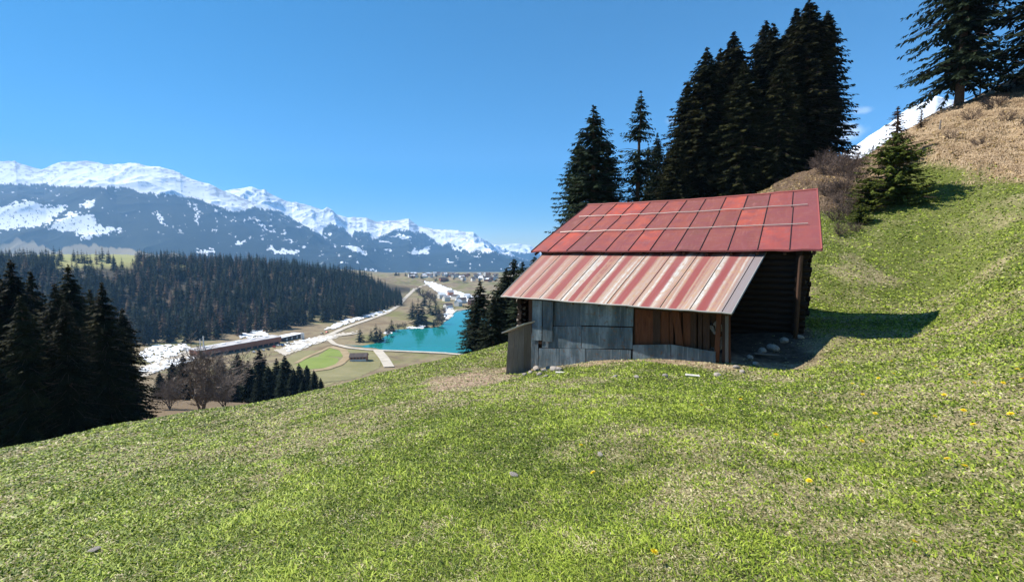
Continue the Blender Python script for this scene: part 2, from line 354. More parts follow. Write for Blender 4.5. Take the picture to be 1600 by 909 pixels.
class MB:
    def __init__(s): s.v = []; s.f = []; s.m = []; s.uv = []
    def add(s, vs, fs, mi=0):
        b = len(s.v); s.v += [tuple(map(float, q)) for q in vs]; s.f += [tuple(b+i for i in f) for f in fs]; s.m += [mi]*len(fs)
    def hexa(s, a, b, mi=0):
        """a, b: two quads (4 points each) joined into a solid"""
        s.add(list(a)+list(b), [(3,2,1,0), (4,5,6,7), (0,1,5,4), (1,2,6,5), (2,3,7,6), (3,0,4,7)], mi)
    def box(s, c, ex, ey, ez, mi=0):
        """box round c with half-axis vectors"""
        c, ex, ey, ez = map(lambda q: np.array(q, float), (c, ex, ey, ez))
        a = [c-ex-ey-ez, c+ex-ey-ez, c+ex+ey-ez, c-ex+ey-ez]; s.hexa(a, [q+2*ez for q in a], mi)
    def tube(s, pts, rad, n=6, mi=0, cap=True):
        pts = [np.array(p, float) for p in pts]; b = len(s.v)
        for i, p in enumerate(pts):
            d = pts[min(i+1, len(pts)-1)]-pts[max(i-1, 0)]; d = d/(np.linalg.norm(d)+1e-9)
            u = np.cross(d, (0, 0, 1)) if abs(d[2]) < .95 else np.cross(d, (1, 0, 0)); u /= np.linalg.norm(u); v = np.cross(d, u)
            r = rad[i] if hasattr(rad, '__len__') else rad
            for k in range(n):
                a = 2*pi*k/n; q = p+r*(cos(a)*u+sin(a)*v); s.v.append(tuple(q))
        for i in range(len(pts)-1):
            for k in range(n):
                s.f.append((b+i*n+k, b+i*n+(k+1) % n, b+(i+1)*n+(k+1) % n, b+(i+1)*n+k)); s.m.append(mi)
        if cap:
            s.f.append(tuple(b+k for k in range(n))[::-1]); s.m.append(mi)
            s.f.append(tuple(b+(len(pts)-1)*n+k for k in range(n))); s.m.append(mi)
    def build(s, name, mats, parent=None, loc=None, smooth=False):
        v = np.array(s.v); 
        if loc is not None: v = v-np.array(loc)
        elif parent is not None: v = v-np.array(parent.location)
        me = me_from(name, v, s.f, mats, s.m, smooth)
        return obj(name, me, parent, loc)
def grid_faces(nu, nv):
    i = np.arange(nu-1)[:, None]*nv+np.arange(nv-1)[None, :]; i = i.ravel()
    return np.stack([i, i+nv, i+nv+1, i+1], 1)
def color_attr(me, name, arr):
    a = me.color_attributes.new(name, 'FLOAT_COLOR', 'POINT'); a.data.foreach_set('color', np.asarray(arr, np.float32).ravel())

# ------------------------------------------------------------------ barn geometry (needed for masks)
YAW = R(55); UU = np.array([-sin(YAW), cos(YAW), 0]); VV = np.array([cos(YAW), sin(YAW), 0]); ZZ = np.array([0, 0, 1.])
D = 13.0
A = P(1143.5, 488.8, D); B = P(783, 462.2, D*(1+.68*cos(YAW)))
A2 = P(1197.6, 392.6, D*(1+.30*sin(YAW))); B2 = P(849.8, 395, D*(1+.68*cos(YAW)+.30*sin(YAW)))
dE = 1-.142*cos(YAW)+.272*sin(YAW)
E_ = P(1285.5, 389.2, D*dE); F_ = P(829.2, 392.5, D*(dE+.872*cos(YAW)))
R_ = P(1278, 295, D*(dE+.48*sin(YAW))); L_ = P(919, 319.3, D*(dE+.872*cos(YAW)+.48*sin(YAW)))
def barn_uv(x, y):
    dx, dy = x-A[0], y-A[1]; return dx*UU[0]+dy*UU[1], dx*VV[0]+dy*VV[1]
def in_barn(x, y):
    u, v = barn_uv(x, y); return ((u > -.2) & (u < 9) & (v > .75) & (v < 5)) | ((u > -1.6) & (u < 9.6) & (v > 4) & (v < 15))

# ------------------------------------------------------------------ masks painted into the ground's own colour, and the bay's painted shade
def masks(x, y):
    r = np.hypot(x, y); u, v = barn_uv(x, y); n = fbm(x/1.1, y/1.1, 4, 77)
    dp = G([738], [592], 5, 30)[0]
    ex, ey = x-dp[0], y-dp[1]
    d1 = np.hypot(ex/1.55, ey/2.3)
    dirt = 1-ss(.75, 1.15, d1+n*.5)
    # strip of dry litter along the front wall, wider at its left end
    wdt = .42+.5*ss(4, 8, u)
    st = (1-ss(0, wdt, np.abs(v-.12)+n*.55-.15))*ss(-.6, .3, u)*(1-ss(8.4, 10.2, u+n))
    dirt = np.maximum(dirt, st*.85)
    dirt = np.maximum(dirt, ((u > -2.6) & (u < 9) & (v > .6) & (v < 5.5))*1.0*ss(-2.4, -.9, u+n))
    dry = .5+.5*np.clip(fbm(x/1.7, y/1.7, 4, 40)*2.0+fbm(x/7, y/7, 3, 41)*1.2, -1, 1)
    dry = dry*.8+.08
    px = 800+F*x/np.maximum(y, .1)
    leftd = ss(30, 12, px/40)*ss(5, 12, r)*(1-ss(30, 50, r)); dry = np.clip(dry+leftd*.2, 0, 1)
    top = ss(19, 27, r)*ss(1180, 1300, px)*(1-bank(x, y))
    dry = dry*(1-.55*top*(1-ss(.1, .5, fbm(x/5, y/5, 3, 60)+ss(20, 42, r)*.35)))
    bk = bank(x, y)
    far = ss(60, 120, r)
    return dirt, dry, bk, far

def bay_shade(x, y):
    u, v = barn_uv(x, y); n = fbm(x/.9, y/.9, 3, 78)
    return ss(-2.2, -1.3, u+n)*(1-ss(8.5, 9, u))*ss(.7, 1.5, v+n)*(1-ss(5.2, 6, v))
# ------------------------------------------------------------------ ground
NF = 1100
th = np.concatenate([np.linspace(-180, -66, 60)[:-1], np.linspace(-66, 66, NF), np.linspace(66, 180, 60)[1:]])
rr = np.concatenate([[.02, .3], np.exp(np.linspace(math.log(.8), math.log(60), 330)), np.exp(np.linspace(math.log(60), math.log(3900), 260))[1:]])
TT, RG = np.meshgrid(np.radians(th), rr, indexing='ij'); gx, gy = RG*np.sin(TT), RG*np.cos(TT); gz = H(gx, gy)
outer = ss(2600, 3800, RG); gz = gz*(1-outer)-160*outer
PX = 800+F*gx/np.maximum(gy, .1)
gme = me_from('ground', np.stack([gx, gy, gz], -1).reshape(-1, 3), grid_faces(len(th), len(rr))[:, ::-1].copy(), [], smooth=True)
di, dr, bk, far = masks(gx, gy)
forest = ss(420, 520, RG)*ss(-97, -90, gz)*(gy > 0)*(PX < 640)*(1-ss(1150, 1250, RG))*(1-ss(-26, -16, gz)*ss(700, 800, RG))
plate = ss(-34, -20, gz)*ss(650, 800, RG)*(PX < 460)
color_attr(gme, 'mask', np.stack([di, dr, bk, far], -1).reshape(-1, 4))
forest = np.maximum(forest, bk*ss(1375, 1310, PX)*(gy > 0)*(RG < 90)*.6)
color_attr(gme, 'mask2', np.stack([forest, plate, ss(55, 75, RG)*(1-ss(150, 260, RG)), bay_shade(gx, gy)], -1).reshape(-1, 4))
m = mat('meadow_ground', (.1, .15, .03), .95, 0, .15); n = N(m)
a1 = n.attr('mask'); sp = n.n('ShaderNodeSeparateColor'); n.t.links.new(a1.outputs['Color'], sp.inputs[0])
a2 = n.attr('mask2'); sp2 = n.n('ShaderNodeSeparateColor'); n.t.links.new(a2.outputs['Color'], sp2.inputs[0])
v = n.coord(); fine = n.noise(v, 28, 5, .7); mid = n.noise(v, 4.5, 5, .65); big = n.noise(v, .8, 4, .6)
green = n.ramp(fine, [(.3, (.035, .045, .010)), (.5, (.10, .12, .024)), (.72, (.20, .215, .06))])
straw = n.ramp(fine, [(.3, (.12, .095, .045)), (.52, (.27, .225, .12)), (.75, (.42, .37, .25))])
f = n.math('ADD', sp.outputs[1], n.math('MULTIPLY', n.math('SUBTRACT', fine, .5), 1.1))
f = n.math('ADD', f, n.math('MULTIPLY', n.math('SUBTRACT', mid, .5), .9))
c = n.mix(n.rng(f, .30, .85), green, straw)
soil = n.ramp(mid, [(.3, (.15, .095, .065)), (.55, (.34, .24, .17)), (.75, (.50, .39, .27))])
c = n.mix(sp.outputs[0], c, soil)
bankc = n.ramp(n.noise(v, 3.2, 8, .75), [(.28, (.15, .10, .06)), (.5, (.32, .23, .14)), (.72, (.48, .37, .25))])
c = n.mix(sp.outputs[2], c, bankc)
vf = n.noise(v, .012, 6, .6); vg = n.noise(v, .06, 5, .6)
valley = n.ramp(vf, [(.3, (.17, .12, .07)), (.48, (.25, .20, .12)), (.6, (.17, .17, .06)), (.75, (.13, .09, .055))])
valley = n.mix(n.rng(vg, .46, .66, 0, .8), valley, (.14, .10, .065))
c = n.mix(a1.outputs['Alpha'], c, valley)
c = n.mix(sp2.outputs[2], c, n.ramp(mid, [(.35, (.11, .08, .05)), (.7, (.25, .18, .11))]))
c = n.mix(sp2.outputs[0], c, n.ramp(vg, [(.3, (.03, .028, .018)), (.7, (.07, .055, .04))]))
c = n.mix(sp2.outputs[1], c, n.ramp(vf, [(.3, (.22, .24, .07)), (.7, (.30, .27, .12))]))
c = n.mix(a2.outputs['Alpha'], c, n.ramp(mid, [(.35, (.035, .026, .02)), (.7, (.13, .095, .075))]))  # shade of the open barn bay deepened by a near-black ground colour
n.col(c)
h = n.math('ADD', n.math('MULTIPLY', fine, .5), mid); n.bump(h, .8, .06)
gme.materials.append(m)
g = tag(obj('ground', gme), 'green alpine meadow sloping down to the valley floor', 'ground', kind='structure')

# ------------------------------------------------------------------ mountains
def table(lst, x): return np.interp(x, [p[0] for p in lst], [p[1] for p in lst])
m = mat('mountain_surface', (.5, .5, .5), .9, 0, .1); n = N(m)
a1 = n.attr('mask'); sp = n.n('ShaderNodeSeparateColor'); n.t.links.new(a1.outputs['Color'], sp.inputs[0])
v = n.coord(); f = n.noise(v, .012, 8, .7); f2 = n.noise(v, .0025, 5, .6)
wood = n.ramp(f, [(.35, (.006, .013, .014)), (.7, (.016, .026, .022))])
rock = n.ramp(f, [(.3, (.10, .09, .09)), (.7, (.24, .21, .2))])
mead = n.ramp(f2, [(.3, (.22, .17, .10)), (.7, (.33, .27, .17))])
c = n.mix(sp.outputs[0], wood, (.80, .82, .86)); c = n.mix(sp.outputs[1], c, rock); c = n.mix(sp.outputs[2], c, mead)
n.col(c); n.bump(f, .45, 10); M['mountain'] = m
def mountain(name, ridge, tree, y0, D0, D1, x0, x1, nu, nv, seed, amp, label, patches=(), meadow=None, speck=.0, seed_line=.8, rockamt=.5, base_y=None):
    px = np.linspace(x0, x1, nu); t = np.linspace(0, 1, nv)
    PXg, T = np.meshgrid(px, t, indexing='ij')
    yr0 = table(ridge, PXg); yr = yr0+(ridged(PXg/34, PXg*0+seed, 4, seed)-.55)*(-9)*ss(0, 40, 430-table(ridge, PXg))*.7
    Dg = D0+(D1-D0)*T**1.15
    ptop = P(PXg, yr, D1); pbot = P(PXg, y0+0*PXg, D0)
    zt, zb = ptop[2], pbot[2]
    X = (PXg-800)/F*Dg; Y = Dg
    prof_ = T**.92
    zt0 = P(PXg, yr0, D1)[2]; z = zb+(zt0-zb)*prof_+(zt-zt0)*T**5
    sx = X/1000.0; sy = Y/1000.0
    env = np.sin(np.clip(T, 0, 1)*pi)**.6
    rd = ((ridged(sx*.8+seed, sy*.8, 6, seed)-.45)*1.0+(ridged(sx*3.1+seed, sy*2.3, 5, seed+7)-.45)*.32*ss(.45, .8, T))*amp*1.2*np.clip(env*1.3, 0, 1)*(.5+.75*T)
    z = z+rd
    # back side
    img = HY-F*z/Y   # close to the picture row
    cosp = 454.5-F*np.tan(np.arctan2(z, Y)+PITCH)
    tl = table(tree, PXg)+fbm(PXg/seed_line/9, T*3, 4, seed)*5+vn(PXg*.9, T*60, seed+3)*2.2
    snow = ss(1.2, -1.2, cosp-tl)
    nn = fbm(PXg/7, cosp/5, 5, seed+9)+.30*fbm(PXg/1.7, cosp/1.7, 2, seed+33)
    snow = np.maximum(snow, ss(.52-speck, .58-speck, nn)*ss(80, 30, cosp-tl))
    nn2 = vn(PXg/1.6, cosp/1.8, seed+5)+.5*vn(PXg/3.7, cosp/2.5, seed+6)
    for poly in patches:
        e = np.zeros_like(PXg, bool); k = len(poly); jx = fbm(PXg/5, cosp/3, 5, seed+50)*11; jy = fbm(PXg/6, cosp/4, 5, seed+51)*8
        qx, qy = PXg+jx, cosp+jy
        for i in range(k):
            (ax, ay), (bx, by) = poly[i], poly[(i+1) % k]
            cnd = ((ay > qy) != (by > qy)) & (qx < (bx-ax)*(qy-ay)/((by-ay) if by != ay else 1e-6)+ax); e ^= cnd
        snow = np.where(e & (nn2 < .8), 1., snow)
    gz_ = np.gradient(z, axis=1)/(np.gradient(Y, axis=1)+1e-6); gx_ = np.gradient(z, axis=0)/(np.gradient(X, axis=0)+1e-6)
    slope = np.hypot(gz_, gx_)
    rk = ss(.45, .62, fbm(PXg/5.5, cosp/2.0, 5, seed+21)+.2*(slope/np.median(slope)-1)+rockamt*ss(.75, 1, T)*.8-.12)*snow*rockamt
    md = 0*snow
    if meadow is not None: md = ss(-1.5, 1.5, cosp-table(meadow, PXg)-fbm(PXg/8, T*5, 3, 4)*6)
    # back slope
    Yb = Y[:, -1:]+np.array([[500, 1200]]); Xb = X[:, -1:]*Yb/Y[:, -1:]; zb_ = z[:, -1:]-np.array([[500, 1500]])
    X, Y, z = np.hstack([X, Xb]), np.hstack([Y, Yb]), np.hstack([z, zb_])
    snow, rk, md = [np.hstack([q, q[:, -1:], q[:, -1:]]) for q in (snow, np.clip(rk, 0, 1), md)]
    me = me_from(name, np.stack([X, Y, z], -1).reshape(-1, 3), grid_faces(nu, nv+2)[:, ::-1].copy(), M['mountain'], smooth=True)
    color_attr(me, 'mask', np.stack([snow, rk, md*(1-0*snow), 0*snow+1], -1).reshape(-1, 4))
    return tag(obj(name, me), label, 'mountain', kind='structure')
mountain('mountain_range', [(-700,300),(-300,262),(-100,262),(0,252),(38,251),(80,263),(110,253),(150,249),(190,258),(225,254),(275,264),(310,277),(340,290),(370,300),(410,317),(430,327),(460,340),(490,356),(520,372),(560,388),(620,410),(700,430),(760,440)],
  [(-700,320),(-200,290),(0,286),(100,290),(180,293),(260,302),(320,312),(345,322),(370,332),(385,328),(399,323),(430,328),(450,336),(480,350),(500,366),(520,378),(560,393),(620,414),(760,442)],
  455, 3900, 6600, -330, 760, 1150, 300, 3, 190, 'long mountain range with open snow above a dark forest belt',
  patches=[[(-30,325),(30,318),(55,312),(75,322),(112,323),(95,338),(78,352),(30,358),(-30,362)], [(76,358),(118,332),(152,338),(158,352),(200,360),(150,368),(130,366),(100,358)],
           [(128,372),(150,362),(160,366),(140,374)], [(130,320),(148,312),(156,312),(152,322),(136,324)], [(248,330),(254,332),(264,352),(260,355)], [(310,317),(313,318),(318,350),(314,350)],
           [(368,378),(382,374),(384,380),(370,382)], [(395,338),(400,340),(435,364),(430,364)], [(310,390),(340,392),(338,396),(310,394)], [(420,386),(468,392),(464,398),(424,392)], [(445,372),(465,378),(458,380)]],
  meadow=[(-700,380),(0,384),(30,372),(60,380),(90,392),(130,380),(180,388),(230,394),(280,398),(330,425),(800,450)], speck=.02, rockamt=.55)
mountain('mountain_range', [(250,330),(340,300),(370,293),(400,290),(415,296),(440,305),(460,316),(480,317),(510,325),(545,338),(560,340),(575,337),(592,345),(612,346),(640,338),(655,350),(680,355),(710,358),(735,362),(760,376),(785,392),(820,402),(900,425)],
  [(250,340),(440,331),(470,345),(490,368),(503,379),(507,356),(519,350),(540,356),(552,372),(556,360),(579,363),(583,376),(600,366),(618,360),(639,359),(663,363),(692,384),(700,378),(729,392),(776,394),(820,404),(900,427)],
  442, 5200, 8600, 240, 900, 1000, 240, 8, 300, 'row of jagged snow peaks with dark forest spurs beyond the lake',
  patches=[[(590,376),(610,373),(612,378),(594,379)], [(612,368),(640,368),(645,373),(620,373)], [(640,392),(672,387),(670,396),(645,396)], [(705,384),(722,388),(718,393)], [(735,398),(750,398),(748,401)]], speck=.03, rockamt=.6)
mountain('mountain_range', [(600,420),(720,395),(765,377),(780,380),(794,379),(820,381),(850,390),(900,386),(960,400)], [(600,425),(760,392),(800,394),(850,396),(960,405)],
  440, 9400, 11200, 600, 960, 380, 100, 15, 420, 'pale distant snow massif closing the valley behind the barn roof', rockamt=.5)
mountain('mountain_range', [(1180,300),(1240,275),(1290,252),(1320,228),(1345,210),(1370,195),(1400,170),(1440,150),(1500,160),(1600,220),(1700,300)], [(1180,420),(1700,420)],
  440, 1500, 2700, 1180, 1700, 320, 120, 21, 120, 'steep white snow slope rising behind the right hand ridge', rockamt=.45)

# ------------------------------------------------------------------ draped sheets in the valley
def patch(name, poly, material, label, cat, lift=.35, step=(1.6, .8), lo=150, jag=1.5, seed=0):
    xs = [p[0] for p in poly]; ys = [p[1] for p in poly]
    ux = np.arange(min(xs)-2, max(xs)+2, step[0]); uy = np.arange(min(ys)-1, max(ys)+1, step[1])
    gx_, gy_ = np.meshgrid(ux, uy, indexing='ij')
    w3 = G(gx_.ravel(), gy_.ravel(), lo, 3800, 260); w3[:, 2] += lift
    cx = (gx_[:-1, :-1]+step[0]/2); cy = (gy_[:-1, :-1]+step[1]/2)
    qx = cx+fbm(cx/3, cy/1.5, 3, seed)*jag*2; qy = cy+fbm(cx/4, cy/1.5, 3, seed+5)*jag
    e = np.zeros(cx.shape, bool)
    for i in range(len(poly)):
        (ax, ay), (bx, by) = poly[i], poly[(i+1) % len(poly)]
        e ^= ((ay > qy) != (by > qy)) & (qx < (bx-ax)*(qy-ay)/((by-ay) if by != ay else 1e-6)+ax)
    if label.count('snow'): e &= (vn(cx/6, cy/1.8, seed+8)+.5*vn(cx/2.2, cy/1.1, seed+9)) > (-.28 if 'broken' in label or 'melting' in label or 'thin' in label else -.6)
    fs = grid_faces(len(ux), len(uy))[:, ::-1][e.ravel()]
    q = w3[fs]; sz = np.linalg.norm(q.max(1)-q.min(1), axis=1); dd = q[:, :, 1].mean(1)
    fs = fs[sz < dd*.12+8]
    if len(fs) == 0: return None
    used, inv = np.unique(fs, return_inverse=True)
    me = me_from(name, w3[used], inv.reshape(fs.shape), material)
    return tag(obj(name, me), label, cat, kind='structure')
def ribbon(name, pts, width, material, label, cat, lift=.5, lo=150):
    q = []
    for i in range(len(pts)-1):
        for t in np.linspace(0, 1, 12, endpoint=False): q.append((pts[i][0]*(1-t)+pts[i+1][0]*t, pts[i][1]*(1-t)+pts[i+1][1]*t))
    q.append(pts[-1]); q = np.array(q); w3 = G(q[:, 0], q[:, 1], lo, 3800, 400)
    for _ in range(3): w3[1:-1] = (w3[:-2]+2*w3[1:-1]+w3[2:])/4
    t = np.gradient(w3[:, :2], axis=0); t /= np.linalg.norm(t, axis=1)[:, None]+1e-9; nn = np.stack([-t[:, 1], t[:, 0]], 1)
    wd = (width if hasattr(width, '__len__') else [width]*2); wd = np.linspace(wd[0], wd[1], len(w3))[:, None]/2
    rows = []
    for s in (-1, 0, 1):
        p = w3[:, :2]+nn*wd*s; rows.append(np.column_stack([p, H(p[:, 0], p[:, 1])+lift]))
    co = np.stack(rows, 1).reshape(-1, 3)
    me = me_from(name, co, grid_faces(len(w3), 3), material); return tag(obj(name, me), label, cat, kind='structure')
lk = [(512,546),(540,540),(566,541),(588,537),(600,527),(618,516),(645,514),(675,513),(688,510),(696,501),(703,493),(711,487),(735,484),(770,485),(800,490),(800,530),(760,550),(722,553),(690,551),(640,549),(590,547),(560,547)]
lp = [P(a, b, (-LAKEZ)/((math.tan(PITCH+math.atan((b-454.5)/F))))) for a, b in lk]
lp = [(p[0], p[1], LAKEZ+.75) for p in lp]
m = mat('lake_water', (.0, .26, .27), .05, 0, .5); n = N(m)
ln = n.noise(n.coord(), .004, 3); n.col(n.ramp(ln, [(.35, (.006, .15, .115)), (.65, (.010, .21, .24))])); n.b.inputs['IOR'].default_value = 1.22
n.bump(n.noise(n.coord(), .4, 3), .05, .2); M['water'] = m
mb = MB(); mb.add(lp, [tuple(range(len(lp)))]); o = mb.build('lake', m, loc=tuple(lp[0])); tag(o, 'turquoise lake on the valley floor', 'lake', kind='structure')
print('lake z', lp[0], 'ground', Hs(lp[0][0], lp[0][1]))
patch('field', [(420,575),(470,548),(560,545),(600,552),(592,575),(560,590),(500,605),(470,600)], M['field'], 'olive field below the lake dam', 'field', .15, (2, 1), jag=2)
patch('sports_pitch', [(462,570),(480,560),(505,556),(528,560),(530,568),(510,575),(478,577)], M['pitch'], 'bright green oval sports pitch', 'pitch', .3, (1.2, .6), jag=.3)
patch('sports_pitch', [(498,556),(516,543),(532,545),(540,553),(532,558)], M['pitch'], 'small green wedge of pitch beside the tan track', 'pitch', .3, (1.2, .6), jag=.3)
ribbon('track', [(462,568),(480,558),(500,550),(516,542)], 4, M['tan'], 'tan track above the green oval', 'track', .55)
ribbon('track', [(516,542),(536,547),(543,558),(530,570),(510,577),(488,580)], 7, M['tan'], 'tan track curving round the green oval', 'track', .6)
ribbon('path', [(470,540),(505,528),(540,512),(575,500),(605,489),(622,478),(634,465),(648,452),(668,444)], (8, 8), M['path'], 'pale gravel road leading up the valley', 'path', .7)
ribbon('path', [(560,521),(540,524),(522,526),(514,531),(522,538),(545,544),(575,547),(620,549),(690,552),(735,556)], 5.5, M['path'], 'pale path curving round the lake shore', 'path', .8)
ribbon('path', [(692,503),(700,498),(706,490),(712,485),(745,482)], 6, M['path'], 'pale path along the far lake shore', 'path', .8)
ribbon('path', [(590,548),(600,560),(608,574)], 9, M['path'], 'pale concrete spillway below the lake dam', 'spillway', .8)
patch('path', [(215,575),(300,545),(300,560),(250,580),(215,592)], M['path'], 'pale yard in front of the long hall', 'yard', .4, jag=2)
patch('path', [(430,548),(500,524),(560,518),(500,536),(445,556)], M['path'], 'pale car park beside the white annex', 'car park', .45, jag=2)
snow_l = [([(505,516),(540,500),(575,491),(612,484),(600,490),(560,500),(522,514)], 'snow strip along the foot of the forest'),
 ([(440,540),(480,530),(530,524),(500,535),(450,551)], 'thin snow bank beside the car park'),
 ([(215,555),(240,540),(290,538),(300,548),(262,560),(232,568)], 'broken snow patches left of the long hall'),
 ([(372,528),(385,514),(410,516),(420,524),(400,529)], 'snow patch behind the long hall'),
 ([(214,580),(250,566),(310,556),(300,565),(240,583)], 'melting snow along the yard road'),
 ([(662,440),(680,442),(712,455),(735,461),(748,468),(742,474),(715,470),(695,462),(676,452)], 'white ski slope running down to the village'),
 ([(694,478),(702,475),(709,487),(703,497),(694,499)], 'snow patch on the lake promontory'),
 ([(600,520),(612,516),(612,521),(602,524)], 'small snow patch on the near lake shore'),
 ([(635,511),(665,509),(665,513),(637,514)], 'pale shore strip below the lakeside spruces')]
for i, (pl, lb) in enumerate(snow_l): patch('snow_patch', pl, M['snow'], lb, 'snow', .9, (1.5, .7), jag=3.0 if i not in (5,) else 1.6, seed=i*7)
for (pl, lb) in [([(-10,404),(20,398),(50,403),(30,408)], 'snow strip on the plateau at the left edge')]:
    patch('snow_patch', pl, M['snow'], lb, 'snow', 1.0, (1.5, .7))

# ------------------------------------------------------------------ trees
def tri_mesh(name, V_, mats, extra=None):
    pass
def spruce_arrays(h, rad, seed, dens=1.0, start=.06, droop=.35, twl=.42, gap=.0, low=False, power=.8):
    """needle sprays as thin kites along drooping whorled branches; returns quads (n,4,3) and branch polylines"""
    rg = np.random.default_rng(seed); quads = []; br = []
    nlev = int(h/(.42 if not low else h/16)*dens**.5); 
    for i in range(nlev):
        t = (i+rg.random()*.8)/nlev; t = start+(1-start)*t; zc = h*t
        if rg.random() < gap: continue
        L0 = rad*(1-t)**power*(.75+.25*min(1, (t-start)/.12+.35))*min(1, (1-t)/.17)**.6+.08
        nb = (6 if not low else 5)+int(rg.integers(0, 3)); a0 = rg.random()*6.28
        for k in range(nb):
            if rg.random() < gap*.8: continue
            a = a0+k*2*pi/nb+rg.normal()*.25; Lb = L0*rg.uniform(.62, 1.18)
            up = .25*(t-.45); dv = np.array([cos(a), sin(a), 0]); sd = np.array([-sin(a), cos(a), 0])
            ns = 3 if low else max(4, int(Lb/.26*dens)); s_ = (np.arange(ns)+.6)/ns
            zc2 = zc+rg.normal()*.12
            pts = np.array([0, 0, zc2])+np.outer(s_*Lb, dv)+np.outer(Lb*(up*s_-droop*s_**1.6+.16*s_**4), [0, 0, 1])
            br.append((np.array([0, 0, zc2]), pts[-1]))
            if low:
                wd = Lb*.62*(1-s_*.5)
                for j in range(ns):
                    p = pts[j]; q = p+dv*Lb*.42+np.array([0, 0, -.28*Lb]); mm = (p+q)/2
                    quads.append([p-dv*Lb*.12+[0, 0, .12*Lb], mm-sd*wd[j]*.5+rg.normal(size=3)*.1-[0, 0, .2], q, mm+sd*wd[j]*.5+rg.normal(size=3)*.1-[0, 0, .2]])
                continue
            for j in range(ns):
                p = pts[j]; w_ = (1-.55*s_[j]); 
                for side in (-1, 1, 0):
                    if side == 0 and j % 2 and j < ns-1: continue
                    Lt = twl*w_*rg.uniform(.7, 1.35)*(1+.25*rad/3)*min(1, .30+L0/1.9)
                    dd = dv*rg.uniform(.35, .9)+sd*side*rg.uniform(.5, 1.0)+np.array([0, 0, rg.uniform(-.95, -.12)])
                    dd /= np.linalg.norm(dd); e = p+dd*Lt; cr = np.cross(dd, [0, 0, 1]); cr = cr/(np.linalg.norm(cr)+1e-6); cr = cr*cos(.9*rg.normal())+np.array([0, 0, 1])*.35*rg.normal()
                    mm = p+dd*Lt*.45; wq = Lt*.21+.02
                    quads.append([p, mm-cr*wq, e, mm+cr*wq])
    # top leader
    for k in range(14):
        a = k*2.4; z0 = h*(.93+.065*(k/14)); rr_ = .5*(1-k/15); dd = np.array([cos(a)*rr_, sin(a)*rr_, .35]); p = np.array([0, 0, z0]); e = p+dd*.7*(h/22)
        cr = np.array([-sin(a), cos(a), 0])*.035*(h/22)*(3 if low else 1); quads.append([p, (p+e)/2-cr, e, (p+e)/2+cr])
    return np.array(quads), br
def spruce_mesh(name, h, rad, seed, material, **k):
    q, br = spruce_arrays(h, rad, seed, **k)
    crown = me_from(name+'_crown', q.reshape(-1, 3), np.arange(len(q)*4).reshape(-1, 4), material)
    mb = MB(); r0 = .017*h
    tz = np.linspace(-1.6, h*.98, 9); off = np.random.default_rng(seed).normal(size=(9, 2))*.03
    mb.tube([(off[i, 0], off[i, 1], z) for i, z in enumerate(tz)], [r0*(1-max(z, 0)/h)**.8+.02+(.25*r0 if z < 0 else 0) for z in tz], 8)
    for a, c in br[::2]:
        mid_ = (a+c)/2+[0, 0, .06*np.linalg.norm(c-a)]; mb.tube([a, mid_, c], [.045, .03, .01], 3, cap=False)
    return crown, me_from(name+'_trunk', np.array(mb.v), mb.f, M['bark'])
SP = {}
SP['dense'] = [spruce_mesh('spruce', 24, 5.0, 100+i, M['needle'], dens=1.3, power=.46, droop=.44, twl=.72, gap=.06) for i in range(3)]
SP['left'] = [spruce_mesh('spruce', 24, 5.6, 130+i, M['needle'], dens=1.15, power=.66, droop=.42, gap=.03, twl=.62) for i in range(3)]
SP['blue'] = [spruce_mesh('spruce', 20, 3.9, 110+i, M['needle_blue'], dens=1.3, power=.46, droop=.30, twl=.62, gap=.08) for i in range(2)]
SP['sparse'] = [spruce_mesh('spruce', 18, 4.2, 120, M['needle_blue'], dens=1.0, power=.62, droop=.26, gap=.12, twl=.5)]
SP['open'] = [spruce_mesh('spruce', 26, 5.9, 140+i, M['needle_blue'], dens=1.1, power=.22, droop=.44, gap=.30, start=.10, twl=.72) for i in range(2)]
SP['young'] = [spruce_mesh('young_spruce', 5.0, 2.4, 150, M['needle_green'], dens=2.6, power=.42, droop=.08, start=.02, twl=.36)]
SP['brown'] = [spruce_mesh('young_spruce', 5.5, 1.3, 151, M['needle_brown'], dens=1.7, power=.8, droop=.1, start=.05, twl=.30)]
SP['mid'] = [spruce_mesh('spruce', 14, 3.6, 160+i, M['needle_far'], dens=.9, power=.68, droop=.3, twl=.85) for i in range(3)]
def plant_spruce(name, kind, px, ytop, Y, label, group=None, seed=0, wid=1.0, x=None, cat='spruce tree', hh=None):
    rg = random.Random(seed*31+int(px)); var = SP[kind][seed % len(SP[kind])]
    p = P(px, 400, Y); x0, y0 = float(p[0]), float(Y); z0 = Hs(x0, y0)
    zt = float(P(px, ytop, Y)[2]); h = hh or (zt-z0)
    base = {'dense': 24, 'left': 24, 'blue': 20, 'sparse': 18, 'open': 26, 'young': 5, 'brown': 5.5, 'mid': 14}[kind]
    s = h/base
    e = empty(name, (x0, y0, z0), label, cat, group); e.scale = (s*wid, s*wid, s)
    e.rotation_euler = (rg.gauss(0, .012), rg.gauss(0, .012), rg.random()*6.28)
    obj('crown', var[0], e); obj('trunk', var[1], e)
    return e
gl = 'tall dark spruces beyond the lower left edge of the meadow'
